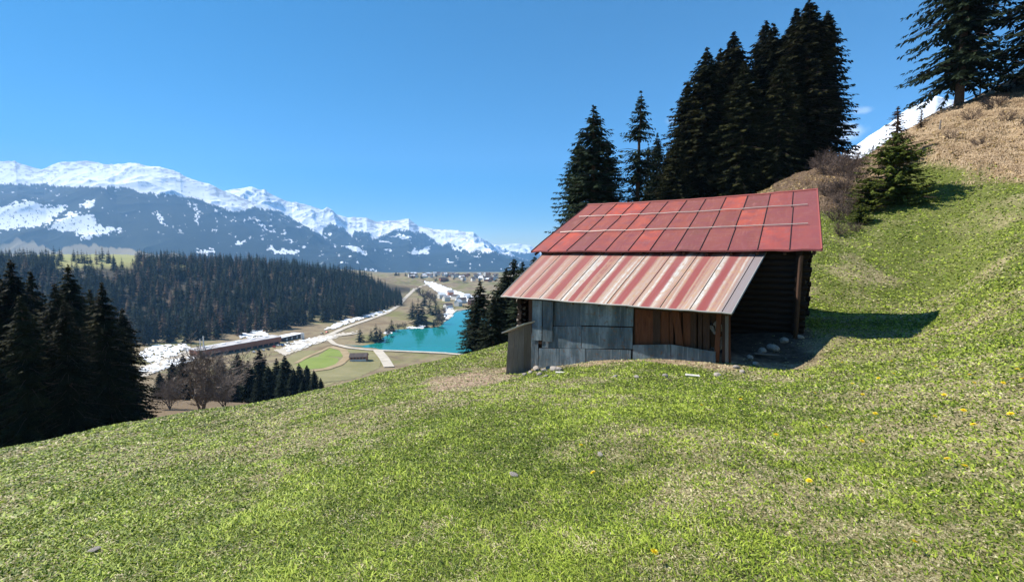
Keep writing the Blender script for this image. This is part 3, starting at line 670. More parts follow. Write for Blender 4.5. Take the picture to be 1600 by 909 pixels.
for i, (px, yt, Y, lb) in enumerate([(-110,380,40,'dark spruce cut by the left picture edge, nearest of the left stand'), (-60,398,45,'dark spruce at the far left edge behind its neighbours'),
    (-12,414,52,'dark spruce with its tip cut by the left picture edge'), (18,404,47,'tallest dark spruce near the left edge'), (50,424,57,'dark spruce just right of the tallest one at left'),
    (78,442,45,'shorter dark spruce between the two tall ones at left'), (105,412,50,'pointed dark spruce in the middle of the left stand'), (134,452,60,'dark spruce filling the gap in the left stand'),
    (156,440,47,'slim pointed dark spruce near the right side of the left stand'), (186,480,56,'lower dark spruce at the right end of the left stand'), (92,470,41,'front dark spruce in deep shade at the meadow edge'), (30,460,40,'front dark spruce at the far left meadow edge')]):
    plant_spruce('spruce', 'left', px, yt, Y, lb, gl, i, 1.0)
gb = 'dark spruces standing behind the red roof'
for i, (kd, px, yt, Y, wd, lb) in enumerate([('blue',925,167,58,1.1,'leftmost tall dark spruce behind the barn roof'), ('blue',903,218,62,1.05,'low spruce at the left end of the row behind the barn'), ('blue',948,222,63,1.1,'spruce just left of the thin open one behind the barn'),
    ('sparse',992,142,60,.95,'thin open spruce with bare looking whorls behind the barn'), ('blue',1022,208,66,.8,'small pointed spruce right of the thin open one'), ('sparse',1010,225,70,.9,'second thin spruce partly behind the open one'), ('blue',1040,235,64,1.0,'low spruce filling the dip before the tall group'),
    ('dense',1094,76,60,.95,'left shoulder spruce of the tall black group'), ('dense',1064,128,62,.85,'leftmost spruce of the tall black group'), ('dense',1052,215,56,.9,'low bushy spruce below the left shoulder of the black group'), ('dense',1112,78,66,.8,'narrow spruce close behind the left shoulder'),
    ('dense',1135,50,61,.85,'pointed spruce in the centre left of the black group'), ('dense',1172,33,66,.75,'slim spruce top in the centre of the black group'), ('dense',1192,36,60,.8,'slim spruce beside the centre top of the black group'), ('dense',1152,96,56,.9,'front spruce with lit tips in the black group'),
    ('dense',1208,88,54,.85,'front dark spruce left of the tallest one'), ('dense',1247,-4,57,.92,'tallest spruce at the right end of the black group'), ('dense',1226,12,61,.85,'twin top spruce just left of the tallest'), ('dense',1268,16,59,.8,'rightmost spruce of the black group')]):
    plant_spruce('spruce', kd, px, yt, Y, lb, gb, i, wd*(1.25 if kd == 'dense' else 1.12))
plant_spruce('spruce', 'open', 1478, -230, 45, 'big open spruce with bare dark trunk on the right ridge', None, 0, .9)
plant_spruce('spruce', 'open', 1598, -240, 41, 'spruce cut by the top right corner with drooping boughs', None, 1, 1.15)
plant_spruce('young_spruce', 'young', 1390, 207, 33.5, 'bushy bright green young spruce below the right ridge', None, 0, 1.12, cat='young tree')
plant_spruce('young_spruce', 'brown', 1388, 166, 38.5, 'thin brownish young spruce just behind the green one', None, 0, 1.6, cat='young tree')
plant_spruce('evergreen_shrub', 'young', 1350, 278, 34, 'low evergreen shrub left of the young spruce', None, 0, 1.6, cat='shrub')
plant_spruce('evergreen_shrub', 'young', 1342, 315, 32, 'smaller evergreen shrub at the foot of the scrub', None, 0, 1.3, cat='shrub', hh=1.4)
plant_spruce('evergreen_shrub', 'brown', 1424, 170, 43, 'dark low shrub beside the big ridge spruce', None, 0, 1.5, cat='shrub')
gr = 'spruces standing beyond the brow left of the barn'
for i, (px, yt, Y, lb) in enumerate([(750,440,70,'leftmost spruce of the stand between lake and barn'), (768,462,62,'lower spruce in front of the stand between lake and barn'), (788,420,72,'spruce in the middle of the stand left of the barn'), (803,403,76,'pointed spruce peeping over the lean-to roof corner'),
    (818,410,68,'dark spruce right behind the wooden box'), (835,400,82,'spruce top just left of the roof edge'), (778,452,84,'spruce at the back of the stand left of the barn'), (738,478,74,'small spruce at the lake side of the stand')]):
    plant_spruce('spruce', 'blue', px, yt, Y, lb, gr, i, 1.35)
gm = 'spruces in the dip beyond the meadow edge'
for i, (px, yt, Y, lb) in enumerate([(236,581,130,'small lone spruce left of the bare tree'), (258,566,150,'spruce behind the left side of the bare tree'), (276,553,140,'spruce rising behind the bare tree crown'), (335,556,150,'spruce behind the right side of the bare tree'), (364,551,140,'spruce right of the bare tree'),
    (380,563,125,'shorter spruce between two taller ones in the dip'), (398,546,135,'tallest spruce of the dip'), (411,572,120,'low spruce right of the tallest in the dip'), (424,560,140,'spruce left of the broad one in the dip'), (438,555,130,'broad spruce in the dip'), (450,575,125,'spruce tucked beside the broad one'),
    (461,568,140,'third spruce from the right end of the dip'), (472,570,150,'second spruce from the right end of the dip'), (484,578,145,'last tall spruce at the right of the dip'), (494,590,140,'rightmost low spruce of the dip'), (350,575,120,'dark spruce under the right boughs of the bare tree'), (395,585,110,'near spruce half hidden by the meadow edge'), (430,588,112,'near spruce right of centre in the dip'), (305,570,160,'spruce seen through the bare tree'), (465,592,118,'near spruce at the right of the dip')]):
    plant_spruce('spruce', 'mid', px, yt, Y, lb, gm, i, 1.25)

# bare broadleaf trees
def bare_mesh(name, h, spread, seed, material, levels=5, r0=.16, stems=4, minr=.012):
    rg = np.random.default_rng(seed); trunk = MB(); crown = MB()
    def grow(p, d, Ln, r, lev):
        n_ = 4; pts = [p]; q = p; dd = d
        for _ in range(n_):
            dd = dd+rg.normal(size=3)*.16+np.array([0, 0, .05]); dd /= np.linalg.norm(dd); q = q+dd*Ln/n_; pts.append(q)
        (trunk if lev <= 0 else crown).tube(pts, [r*(1-.45*i/n_) for i in range(n_+1)], 5 if lev < 2 else 3, cap=False)
        if lev >= levels: return
        for k in range(rg.integers(3, 6)):
            i = rg.integers(1, n_+1); b = pts[i]; ax = rg.normal(size=3); ax -= ax.dot(dd)*dd; ax /= np.linalg.norm(ax)
            nd = dd*.75+ax*rg.uniform(.45, .95)+np.array([0, 0, .12]); nd /= np.linalg.norm(nd)
            grow(b, nd, Ln*rg.uniform(.55, .8), max(minr, r*.55), lev+1)
    for k in range(stems):
        a = k*2*pi/stems+rg.random(); d = np.array([cos(a)*spread, sin(a)*spread, 1.]); d /= np.linalg.norm(d)
        grow(np.array([0, 0, -.2]), d, h*.42, r0, 0)
    return me_from(name+'_stem', np.array(trunk.v), trunk.f, material), me_from(name+'_twigs', np.array(crown.v), crown.f, material)
BT = bare_mesh('bare_tree', 10, .45, 5, M['twig'], 5, .15, 4, .022)
BS = [bare_mesh('bare_shrub', 2.2, .9, 8+i, M['twig_dark'], 3, .03, 7, .009) for i in range(2)]
BF = bare_mesh('far_bare_tree', 12, .35, 12, M['twig_dark'], 3, .25, 3, .12)
def plant_bare(name, var, x0, y0, s, label, cat, group=None, rz=0., sx=1.):
    e = empty(name, (x0, y0, Hs(x0, y0)), label, cat, group); e.scale = (s*sx, s*sx, s); e.rotation_euler.z = rz
    obj('stem', var[0], e); obj('twigs', var[1], e); return e
p = P(302, 400, 74); plant_bare('bare_tree', BT, p[0], 74, 1.3, 'large leafless tree with many fine twigs at the meadow edge', 'tree', sx=1.12)
for i, (px, Y, s) in enumerate([(250, 84, .7), (338, 90, .75)]):
    p = P(px, 400, Y); plant_bare('bare_tree', BT, p[0], Y, s, ['smaller leafless tree left of the large bare one', 'smaller leafless tree right of the large bare one'][i], 'tree', None, i+1.2)
for i, (px, Y, s, lb) in enumerate([(1296,42,1.0,'bare shrub at the left edge of the hillside scrub'), (1308,38,1.1,'bare shrub above the red roof corner'), (1322,44,1.1,'highest bare shrub of the hillside scrub'), (1303,33,.9,'bare shrub just right of the roof ridge end'), (1318,34,.9,'pale twiggy shrub left of the evergreen shrub'), (1328,39,1.0,'bare shrub behind the evergreen shrub'), (1310,30.5,.6,'low pale twigs at the foot of the scrub'), (1335,30.8,.5,'low dead twigs below the evergreen shrubs'), (1282,47,1.1,'bare shrub under the rightmost black spruce'), (1270,50,1.1,'bare shrub between the spruce trunks'), (1285,44,1.3,'dense bare shrub above the roof ridge'), (1300,46,1.2,'dense bare shrub at the top of the scrub'), (1315,41,1.3,'dense bare shrub in the middle of the scrub'), (1292,38,1.2,'bare shrub leaning over the roof corner'), (1334,43,1.1,'bare shrub just left of the young spruce'), (1310,35.5,1.1,'bare shrub in the lower scrub')]):
    p = P(px, 400, Y); plant_bare('bare_shrub', BS[i % 2], p[0], Y, s, lb, 'shrub', 'bare scrub on the slope right of the barn', i*1.3)
for i, (px, Y, s) in enumerate([(1500,40,.7),(1535,41,.9),(1555,38,.6),(1590,36,.8),(1470,38,.5),(1515,36,.5),(1570,44,.9)]):
    p = P(px, 400, Y); plant_bare('bare_shrub', BS[i % 2], p[0], Y, s, ['withered shrub %s on the dry bank' % q for q in ('right of the ridge spruce trunk', 'with pale twigs near the top', 'low down in the middle', 'at the right picture edge', 'lowest and leftmost', 'small and isolated', 'on the skyline at right')][i], 'shrub', 'withered shrubs on the dry bank', i*1.7)

# lakeside trees
def far_spruce(seed, material=None, h=28, rad=6.2, dens=1.0):
    q, br = spruce_arrays(h, rad, seed, low=True, power=.8, droop=.35, dens=dens)
    n0 = len(q); v = list(q.reshape(-1, 3)); f = [tuple(range(4*i, 4*i+4)) for i in range(n0)]; mi = [0]*n0
    b = len(v); k = 5
    for z, r in ((-3, .35), (h*.9, .06)):
        for j in range(k): v.append((r*cos(6.283*j/k), r*sin(6.283*j/k), z))
    for j in range(k): f.append((b+j, b+(j+1) % k, b+k+(j+1) % k, b+k+j)); mi.append(1)
    me = me_from('far_spruce', np.array(v), f, [material or M['needle_far'], M['bark']], mi)
    return me
FS = [far_spruce(200+i) for i in range(5)]; LA = [far_spruce(220+i, M['larch'], 28, 5.0) for i in range(2)]
def plant_far(me, x0, y0, h, label, group, cat='spruce tree', name='spruce', wd=1.0):
    o = obj(name, me, None, (x0, y0, Hs(x0, y0))); s = h/28; o.scale = (s*wd, s*wd, s); o.rotation_euler.z = random.random()*6.28
    tag(o, label, cat, group); return o
lt = [(563,534,511,'lone pointed spruce on the near lake shore'), (580,532,512,'left spruce of the near shore clump'), (588,534,504,'taller spruce of the near shore clump'), (594,531,510,'right spruce of the near shore clump'), (612,518,497,'thin spruce at the near shore corner'),
 (645,497,467,'left spruce of the lakeside trio'), (654,506,464,'tallest lakeside spruce on the promontory'), (660,504,470,'right spruce of the lakeside trio'), (651,511,492,'low spruce at the water below the trio'), (666,512,497,'small spruce at the water edge'), (678,511,498,'small spruce at the tip of the promontory'),
 (672,490,466,'spruce above the promontory path'), (681,492,466,'dark spruce at the right of the promontory'), (686,500,475,'spruce at the right shore of the promontory'), (663,478,458,'spruce behind the lakeside trio')]
for i, (px, yb, yt, lb) in enumerate(lt):
    q = G([px], [yb], 200, 2500, 1500)[0]; h = (yb-yt)/F*q[1]; plant_far(FS[i % 5], q[0], q[1], max(h, 6), lb, 'spruces round the lake', wd=1.7)
for i, (px, yb, yt, lb) in enumerate([(664,470,447,'leafless tree left of the ski slope'), (672,472,450,'leafless tree beside the valley road'), (680,474,455,'leafless tree at the foot of the ski slope'), (690,506,482,'leafless tree on the promontory tip'), (684,512,492,'leafless tree leaning over the lake'), (605,526,508,'leafless bush on the near lake shore'), (622,515,502,'leafless bushes at the inlet'), (632,514,500,'leafless bush right of the inlet'), (655,460,445,'leafless tree above the valley road'), (695,490,475,'leafless tree by the far path')]):
    q = G([px], [yb], 200, 2500, 1500)[0]; h = (yb-yt)/F*q[1]; plant_bare('bare_tree', BF, q[0], q[1], h/12, lb, 'tree', 'leafless trees round the lake', i)

# forest on the hill across the valley
cand = []
k = 0
bx = lambda px: np.interp(px, [-300, 0, 220, 300, 400, 500, 560, 600, 625], [430, 450, 478, 495, 556, 632, 698, 790, 850])
tx = lambda px: np.interp(px, [-300, 0, 200, 400, 550, 600, 625], [1000, 1010, 1020, 1150, 1130, 1050, 1000])
while len(cand) < 5200:
    px = rng.uniform(-300, 626); b, t = bx(px), tx(px); Y = math.sqrt(rng.uniform(b*b, t*t))
    if 85 < px < 215 and Y > 760 and rng.random() < .93: continue
    if px < 85 and Y > 900 and rng.random() < .5: continue
    x0 = (px-800)/F*Y
    if fbm(np.array(x0/38), np.array(Y/55), 3, 19) > .43 and Y-b > 25: continue
    cand.append((Y, x0, px))
cand = np.array(cand)
# thin to a minimum spacing
cell = {}; keep = []
for i, (Y, x0, px) in enumerate(cand):
    key = (int(x0//7), int(Y//7)); 
    if any((key[0]+a, key[1]+b) in cell and (cell[(key[0]+a, key[1]+b)][0]-x0)**2+(cell[(key[0]+a, key[1]+b)][1]-Y)**2 < 30 for a in (-1, 0, 1) for b in (-1, 0, 1)): continue
    cell[key] = (x0, Y); keep.append(i)
cand = cand[keep]
score = cand[:, 0].copy(); inside = (cand[:, 2] > 195) | (cand[:, 0] > 700)
score[cand[:, 2] < 200] += 250       # these stand behind the near stand
# trees that show are the front rows and the skyline
dz = cand[:, 0]-bx(cand[:, 2]); score = np.where(dz < 60, score-250, score); score = np.where(tx(cand[:, 2])-cand[:, 0] < 40, score-120, score)
order = np.argsort(score); ind = order[:235]; rest = order[235:]
for i in ind:
    Y, x0, px = cand[i]; larch = rng.random() < (.17 if 180 < px < 430 else .05); h = rng.uniform(17, 35)*(.72 if px > 585 else 1)
    zone = 'front row' if Y-bx(px) < 60 else ('skyline' if tx(px)-Y < 60 else 'middle')
    side = 'left' if px < 250 else 'centre' if px < 430 else 'right'
    kind = 'bare brownish larch' if larch else 'dark spruce'
    plant_far((LA if larch else FS)[int(rng.integers(0, 2 if larch else 5))], x0, Y, h, '%s in the %s of the far forest hill, %s' % (kind, zone, side),
              '%s trees in the %s at the %s of the forest hill' % (kind, zone, side), 'larch tree' if larch else 'spruce tree', 'larch' if larch else 'spruce', rng.uniform(.85, 1.15))
vs, fs, off = [], [], 0
fmesh = []
for me in FS+LA:
    co = np.empty(len(me.vertices)*3, np.float32); me.vertices.foreach_get('co', co); li = np.empty(len(me.loops), np.int32); me.loops.foreach_get('vertex_index', li)
    fmesh.append((co.reshape(-1, 3), li.reshape(-1, 4)))
mi = []
hz = H(cand[:, 1], cand[:, 0])
for i in rest:
    Y, x0, px = cand[i]; larch = rng.random() < (.17 if 180 < px < 430 else .05); k = int(rng.integers(5, 7)) if larch else int(rng.integers(0, 5))
    co, li = fmesh[k]; s = rng.uniform(14, 35)/28*(.72 if px > 585 else 1); a = rng.random()*6.28; w_ = s*rng.uniform(.85, 1.15)
    q = np.column_stack([(co[:, 0]*cos(a)-co[:, 1]*sin(a))*w_+x0, (co[:, 0]*sin(a)+co[:, 1]*cos(a))*w_+Y, co[:, 2]*s+hz[i]])
    vs.append(q); fs.append(li+off); off += len(q); mm = np.zeros(len(li), int); mm[:] = 1 if larch else 0; mi.append(mm)
if vs:
    me = me_from('forest', np.vstack(vs), np.vstack(fs), [M['needle_far'], M['larch']], np.concatenate(mi))
    tag(obj('forest', me), 'dense dark conifer forest covering the hill across the valley', 'forest', kind='stuff')

# ------------------------------------------------------------------ far buildings
def house(x0, y0, wx, wy, hw, hr, rz, wall, roof, label, cat, group, wins=True):
    z0 = Hs(x0, y0); e = empty('house', (x0, y0, z0), label, cat, group); e.rotation_euler.z = rz
    mb = MB(); a, b = wx/2, wy/2
    mb.hexa([(-a,-b,-2),(a,-b,-2),(a,b,-2),(-a,b,-2)], [(-a,-b,hw),(a,-b,hw),(a,b,hw),(-a,b,hw)])
    mb.add([(-a,-b,hw),(-a,b,hw),(-a,0,hw+hr),(a,-b,hw),(a,b,hw),(a,0,hw+hr)], [(0,2,1),(3,4,5)])
    obj('wall', me_from('wall', mb.v, mb.f, wall), e)
    mb = MB(); o = .6
    for s in (-1, 1):
        p0 = np.array([-a-o, s*(b+o), hw-o*hr/b+.1]); p1 = np.array([a+o, s*(b+o), hw-o*hr/b+.1]); p2 = np.array([a+o, 0, hw+hr+.1]); p3 = np.array([-a-o, 0, hw+hr+.1])
        q = [p0, p1, p2, p3] if s < 0 else [p1, p0, p3, p2]; mb.hexa(q, [v+np.array([0, 0, .3]) for v in q])
    obj('roof', me_from('roof', mb.v, mb.f, roof), e)
    return e
q = G([561], [563], 200, 900)[0]
e = house(q[0], q[1], 15, 8, 4.2, 2.6, .12, M['brown_boards'], M['roof_dark'], 'lone brown wooden shed on the field below the lake', 'shed', None)
e.name = 'field_shed'
mb = MB(); mb.box((0, -4.15, 1.0), (7.3, 0, 0), (0, .12, 0), (0, 0, 1.0)); obj('base_wall', me_from('base', mb.v, mb.f, M['render_white']), e)
for k in range(5):
    mb = MB(); mb.box((-5.6+k*2.8, -4.15, 3.0), (.7, 0, 0), (0, .1, 0), (0, 0, .55)); obj('window', me_from('window', mb.v, mb.f, M['glass']), e)
# long sports hall
pa = G([312], [559], 200, 900)[0]; pb = G([440], [537], 200, 900)[0]
dx = (pb-pa)[:2]; Lh = float(np.linalg.norm(dx)); ang = math.atan2(dx[1], dx[0])
hz0 = min(pa[2], pb[2])
e = empty('sports_hall', (pa[0], pa[1], hz0), 'very long brown timber hall with flat pale roof at the forest foot', 'building'); e.rotation_euler.z = ang
mb = MB(); mb.box((Lh/2, 9, 5.6), (Lh/2, 0, 0), (0, 9, 0), (0, 0, 2.4)); mb.box((Lh/2, 9.5, 1.2), (Lh/2-1, 0, 0), (0, 8.3, 0), (0, 0, 2.0)); obj('wall', me_from('wall', mb.v, mb.f, M['brown_boards']), e)
mb = MB(); mb.box((Lh/2, 9, 8.25), (Lh/2+1, 0, 0), (0, 10, 0), (0, 0, .25)); obj('roof', me_from('roof', mb.v, mb.f, M['roof_grey']), e)
for k in range(13):
    mb = MB(); mb.box((5+k*(Lh-10)/12, 1.15, 1.6), (2.2, 0, 0), (0, .12, 0), (0, 0, 1.1)); obj('window', me_from('window', mb.v, mb.f, M['glass']), e)
for k in range(5):
    mb = MB(); mb.box((12+k*Lh/5.5, 11, 8.85), (2.4, 0, 0), (0, 2, 0), (0, 0, .35)); obj('rooflight', me_from('rooflight', mb.v, mb.f, M['snow']), e)
mb = MB(); mb.tube([(4, 6, 8), (4, 6, 18)], .45, 8); mb.tube([(8, 8, 8), (8, 8, 20)], .55, 8); obj('flue', me_from('flue', mb.v, mb.f, M['render_white']), e)
pa2 = G([440], [534], 200, 900)[0]; pb2 = G([472], [527], 200, 900)[0]; dx = (pb2-pa2)[:2]; L2 = float(np.linalg.norm(dx))
e = empty('annex', (pa2[0], pa2[1], pa2[2]), 'low flat roofed annex at the right end of the long hall', 'building'); e.rotation_euler.z = math.atan2(dx[1], dx[0])
mb = MB(); mb.box((L2/2, 6, 1.8), (L2/2, 0, 0), (0, 6, 0), (0, 0, 2.6)); obj('wall', me_from('wall', mb.v, mb.f, M['roof_dark']), e)
mb = MB(); mb.box((L2/2, 6, 4.65), (L2/2+.8, 0, 0), (0, 7, 0), (0, 0, .25)); obj('roof', me_from('roof', mb.v, mb.f, M['snow']), e)
for k in range(3):
    mb = MB(); mb.box((L2*(.25+.25*k), -.1, 1.6), (1.1, 0, 0), (0, .12, 0), (0, 0, 1.3)); obj('door', me_from('door', mb.v, mb.f, M['render_white']), e)
q = G([473], [530], 200, 900)[0]; e = empty('silo', q, 'small white cylindrical tank right of the annex', 'tank')
mb = MB(); mb.tube([(0, 0, -1), (0, 0, 7.2)], 1.8, 14); obj('body', me_from('body', mb.v, mb.f, M['render_white'], smooth=False), e)
mb = MB(); mb.tube([(0, 0, 7.2), (0, 0, 8.2)], [1.85, .2], 14); obj('cap', me_from('cap', mb.v, mb.f, M['roof_grey']), e)
# parked cars
carcol = [(.02, .03, .05), (.5, .5, .52), (.03, .03, .03), (.4, .02, .02), (.6, .6, .6), (.05, .08, .2)]
cn = ['dark blue', 'silver', 'black', 'red', 'white', 'blue']
def make_car(col, nm):
    m = mat('paint_'+nm.replace(' ', '_'), col, .3, .2, .5)
    b = MB(); prof_ = [(-2.1,.35),(-2.1,.85),(-1.75,.98),(-1.2,1.02),(-.7,1.45),(.75,1.45),(1.35,1.0),(2.0,.85),(2.1,.35)]
    v = [(x, -.85, z) for x, z in prof_]+[(x, .85, z) for x, z in prof_]; k = len(prof_)
    b.add(v, [tuple(range(k)), tuple(range(2*k-1, k-1, -1))]+[(i, i+k, (i+1) % k+k, (i+1) % k) for i in range(k)])
    w_ = MB()
    for s in (-1, 1): w_.add([(-1.05, s*.86, 1.02), (-.62, s*.86, 1.38), (.68, s*.86, 1.38), (1.15, s*.86, 1.02)], [(0, 1, 2, 3)])
    t = MB(); t.tube([(0, -.12, 0), (0, .12, 0)], .34, 12)
    return me_from('car_body', b.v, b.f, m), me_from('car_window', w_.v, w_.f, M['glass']), me_from('wheel', t.v, t.f, M['seam_dark'])
cars = [make_car(carcol[i], cn[i]) for i in range(6)]
for i, (px, py) in enumerate([(404,549),(411,548),(419,547),(428,543),(434,541),(441,541),(388,549),(396,551),(503,522),(511,520),(450,537)]):
    q = G([px], [py], 200, 900)[0]; k = i % 6
    e = empty('parked_car', (q[0], q[1], q[2]+.45), '%s car parked %s' % (cn[k], ['fourth','fifth','sixth','seventh','eighth','ninth','first','third','on the road right of the tank','on the road furthest right','last'][i]+(' from the left before the long hall' if i not in (8, 9) else '')), 'car', 'cars parked by the long hall')
    e.rotation_euler.z = ang+pi/2*(i < 8); obj('body', cars[k][0], e); obj('side_windows', cars[k][1], e)
    for a in (-1.3, 1.3):
        for b in (-.8, .8): obj('wheel', cars[k][2], e, (a, b, .34))
# village
vg = 'houses of the distant village'
rv = random.Random(4); cntv = 0
vl = [(rv.uniform(640, 775), rv.uniform(429.5, 439)) for _ in range(64)]
vl = [(a, b) for a, b in vl if not (b > 434 and a < 690)]
vl += [(690,466),(697,470),(704,462),(712,468),(722,473),(730,466),(738,476),(716,478),(745,470),(700,481)]
for i, (px, py) in enumerate(vl):
    q = G([px], [py], 600, 3000, 1500)[0]
    near = py > 450; wl = rv.choice([M['render_white'], M['render_white'], M['brown_boards'], M['render_white']]); rf = rv.choice([M['snow'], M['roof_grey'], M['roof_dark'], M['roof_dark']])
    wn_ = 'white' if wl is M['render_white'] else 'brown'; rn_ = {'snow': 'snowy white', 'grey_flat_roof': 'grey', 'dark_roof': 'dark'}[rf.name]
    lab = '%s house with %s roof %s' % (wn_, rn_, 'beyond the far lake shore' if near else ('in the village strip left of centre' if px < 700 else 'in the village strip near the spruces'))
    house(q[0], q[1], rv.uniform(11, 19), rv.uniform(10, 13), rv.uniform(5, 9), rv.uniform(3, 4.5), rv.uniform(-1.2, 1.2), wl, rf, lab, 'house', vg+(' beyond the lake' if near else ''))
for i in range(26):
    px, py = rv.uniform(610, 775), rv.uniform(429, 440)
    if px < 640: py = 431
    q = G([px], [py], 600, 3000, 1500)[0]; plant_far(FS[i % 5], q[0], q[1], rv.uniform(9, 17), 'small dark conifer among the distant village houses', 'conifers among the village houses', wd=1.5)

# ------------------------------------------------------------------ the barn
gz_b = Hs(A[0], A[1])
barn = empty('barn', (A[0]+VV[0]*4, A[1]+VV[1]*4, gz_b), 'old mountain barn with red sheet roof and rust striped lean-to', 'barn')
bl = lambda a, b, t: np.asarray(a)*(1-t)+np.asarray(b)*t
def roof_quad(name, c00, c10, c11, c01, nu, nv, material, thick=.05, sag=0., uflip=False, wav=.0):
    """bilinear sheet; c00->c10 along the eave, c00->c01 up the slope; u in UV along the eave"""
    us = np.linspace(0, 1, nu); vs_ = np.linspace(0, 1, nv); top = np.zeros((nu, nv, 3))
    for i, u in enumerate(us):
        for j, v in enumerate(vs_):
            p = bl(bl(c00, c10, u), bl(c01, c11, u), v)
            p[2] += -sag*4*u*(1-u)*v+wav*float(vn(np.array(u*23.), np.array(v*5.), 4))
            top[i, j] = p
    bot = top-np.array([0, 0, thick]); co = np.vstack([top.reshape(-1, 3), bot.reshape(-1, 3)]); k = nu*nv
    f = grid_faces(nu, nv); fl = [tuple(q) for q in f]+[tuple(q[::-1]+k) for q in f]
    idx = lambda i, j: i*nv+j
    for i in range(nu-1):
        fl.append((idx(i+1, 0), idx(i, 0), idx(i, 0)+k, idx(i+1, 0)+k)); fl.append((idx(i, nv-1), idx(i+1, nv-1), idx(i+1, nv-1)+k, idx(i, nv-1)+k))
    for j in range(nv-1):
        fl.append((idx(0, j), idx(0, j+1), idx(0, j+1)+k, idx(0, j)+k)); fl.append((idx(nu-1, j+1), idx(nu-1, j), idx(nu-1, j)+k, idx(nu-1, j+1)+k))
    me = me_from(name, co-np.array(barn.location), fl, material, smooth=False)
    uvs = me.uv_layers.new(name='UVMap'); U_, V_ = np.meshgrid(us, vs_, indexing='ij'); uu = np.stack([U_.ravel(), V_.ravel()], 1); uu = np.vstack([uu, uu])
    li = np.empty(len(me.loops), np.int32); me.loops.foreach_get('vertex_index', li); uvs.data.foreach_set('uv', uu[li].astype(np.float32).ravel())
    return obj(name, me, barn), top
ro, top1 = roof_quad('roof', F_, E_, R_, L_, 61, 13, M['red'], .06, .10, wav=.018)
lo_, top2 = roof_quad('lean_to_roof', B, A, A2, B2, 47, 9, M['striped'], .05, .0, wav=.015)
def surf(top, u, v):
    nu, nv = top.shape[:2]; a = min(u*(nu-1), nu-1.001); b = min(v*(nv-1), nv-1.001); i, j = int(a), int(b); fa, fb = a-i, b-j
    return (top[i, j]*(1-fa)+top[i+1, j]*fa)*(1-fb)+(top[i, j+1]*(1-fa)+top[i+1, j+1]*fa)*fb
def seam(top, u0, v0, u1, v1, r, material, name, parent, lift=.02, n_=12):
    mb = MB(); mb.tube([surf(top, bl(u0, u1, t), bl(v0, v1, t))+[0, 0, lift] for t in np.linspace(0, 1, n_)], r, 5)
    v = np.array(mb.v)-np.array(barn.location); return obj(name, me_from(name, v, mb.f, material), parent)
rs = random.Random(3)
for k in range(1, 12):
    for j in range(3):
        u = k/12+rs.uniform(-.003, .003); seam(top1, u, j/3, u+.001, (j+1)/3, .019, M['seam_dark'], 'seam', ro, .015, 5)
for v_ in (1/3, 2/3): seam(top1, .04, v_, .965, v_+.004, .022, M['seam_pale'], 'snow_guard', ro, .07, 40)
for k in (0, 1): seam(top1, .002+.996*k, 0, .002+.996*k, 1, .035, M['red'] if k else M['seam_dark'], 'verge_trim', ro, .0)
seam(top1, 0, .004, 1, .004, .022, M['seam_dark'], 'eave_trim', ro, -.03, 40); seam(top1, 0, .99, 1, .99, .06, M['red'], 'ridge_cap', ro, .0, 40)
for k in range(1, 10): seam(top2, k/9.3, 0, k/9.3+.002, 1, .012, M['seam_dark'], 'seam', lo_, .004)
for k in (0, 1): seam(top2, k, 0, k, 1, .03, M['seam_grey'], 'verge_trim', lo_, -.01)
seam(top2, 0, .0, 1, .0, .03, M['seam_grey'], 'eave_trim', lo_, -.02, 30)
# the roof is a single pitch: its top edge overhangs a tall rear wall
# main log body
uF = float(np.dot(F_-A, UU)); uE = float(np.dot(E_-A, UU)); vE = float(np.dot(E_-A, VV))
def bp(u, v, z): p = A+UU*u+VV*v; return np.array([p[0], p[1], z])
u0, u1 = uE+.75, uF-.55
P0 = P(1249, 400, 1.0)[0]; 
v0, v1 = vE+.55, vE+5.9
# slide the right wall so its front corner lies on the sight line it has in the photo
c0 = bp(0, v0, 0); u0 = (P0*c0[1]-c0[0])/(UU[0]-P0*UU[1])
def solid_wall(ua, va, ub, vb, zt, name, th_=.16, mat_='log'):
    """stacked round logs between two plan points, from the ground to zt, one mesh"""
    mb = MB(); z = min(Hs(*bp(ua, va, 0)[:2]), Hs(*bp(ub, vb, 0)[:2]))-.3; k = 0
    while z < zt-.1:
        e_ = .22+.06*((k*7) % 3)/2; d = np.array([ub-ua, vb-va]); d /= np.linalg.norm(d)
        mb.tube([bp(ua-d[0]*e_, va-d[1]*e_, z+.11), bp(ub+d[0]*e_, vb+d[1]*e_, z+.11)], .115, 8); z += .215; k += 1
    return mb.build(name, M[mat_], barn)
zev = float(E_[2])-.1
solid_wall(u0, v0, u1, v0, zev+.1, 'front_log_wall'); solid_wall(u0, v0, u0, v1, zev, 'side_log_wall'); solid_wall(u1, v0, u1, v1, zev, 'side_log_wall'); solid_wall(u0, v1, u1, v1, float(min(R_[2], L_[2]))-.35, 'rear_log_wall')
for uu_ in (u0, u1):   # gable boards
    mb = MB(); nb = 22; hr_ = float(R_[2]-E_[2])
    for k in range(nb):
        va, vb = v0+(v1-v0)*k/nb, v0+(v1-v0)*(k+.96)/nb
        zz = lambda v: zev-.15+hr_*(v-vE)/6.24
        q = [bp(uu_, va, zev-.05), bp(uu_, vb, zev-.05), bp(uu_, vb, max(zz(vb), zev)), bp(uu_, va, max(zz(va), zev))]
        mb.hexa(q, [p_+UU*.04 for p_ in q])
    mb.build('gable_boards', M['wood_dark'], barn)
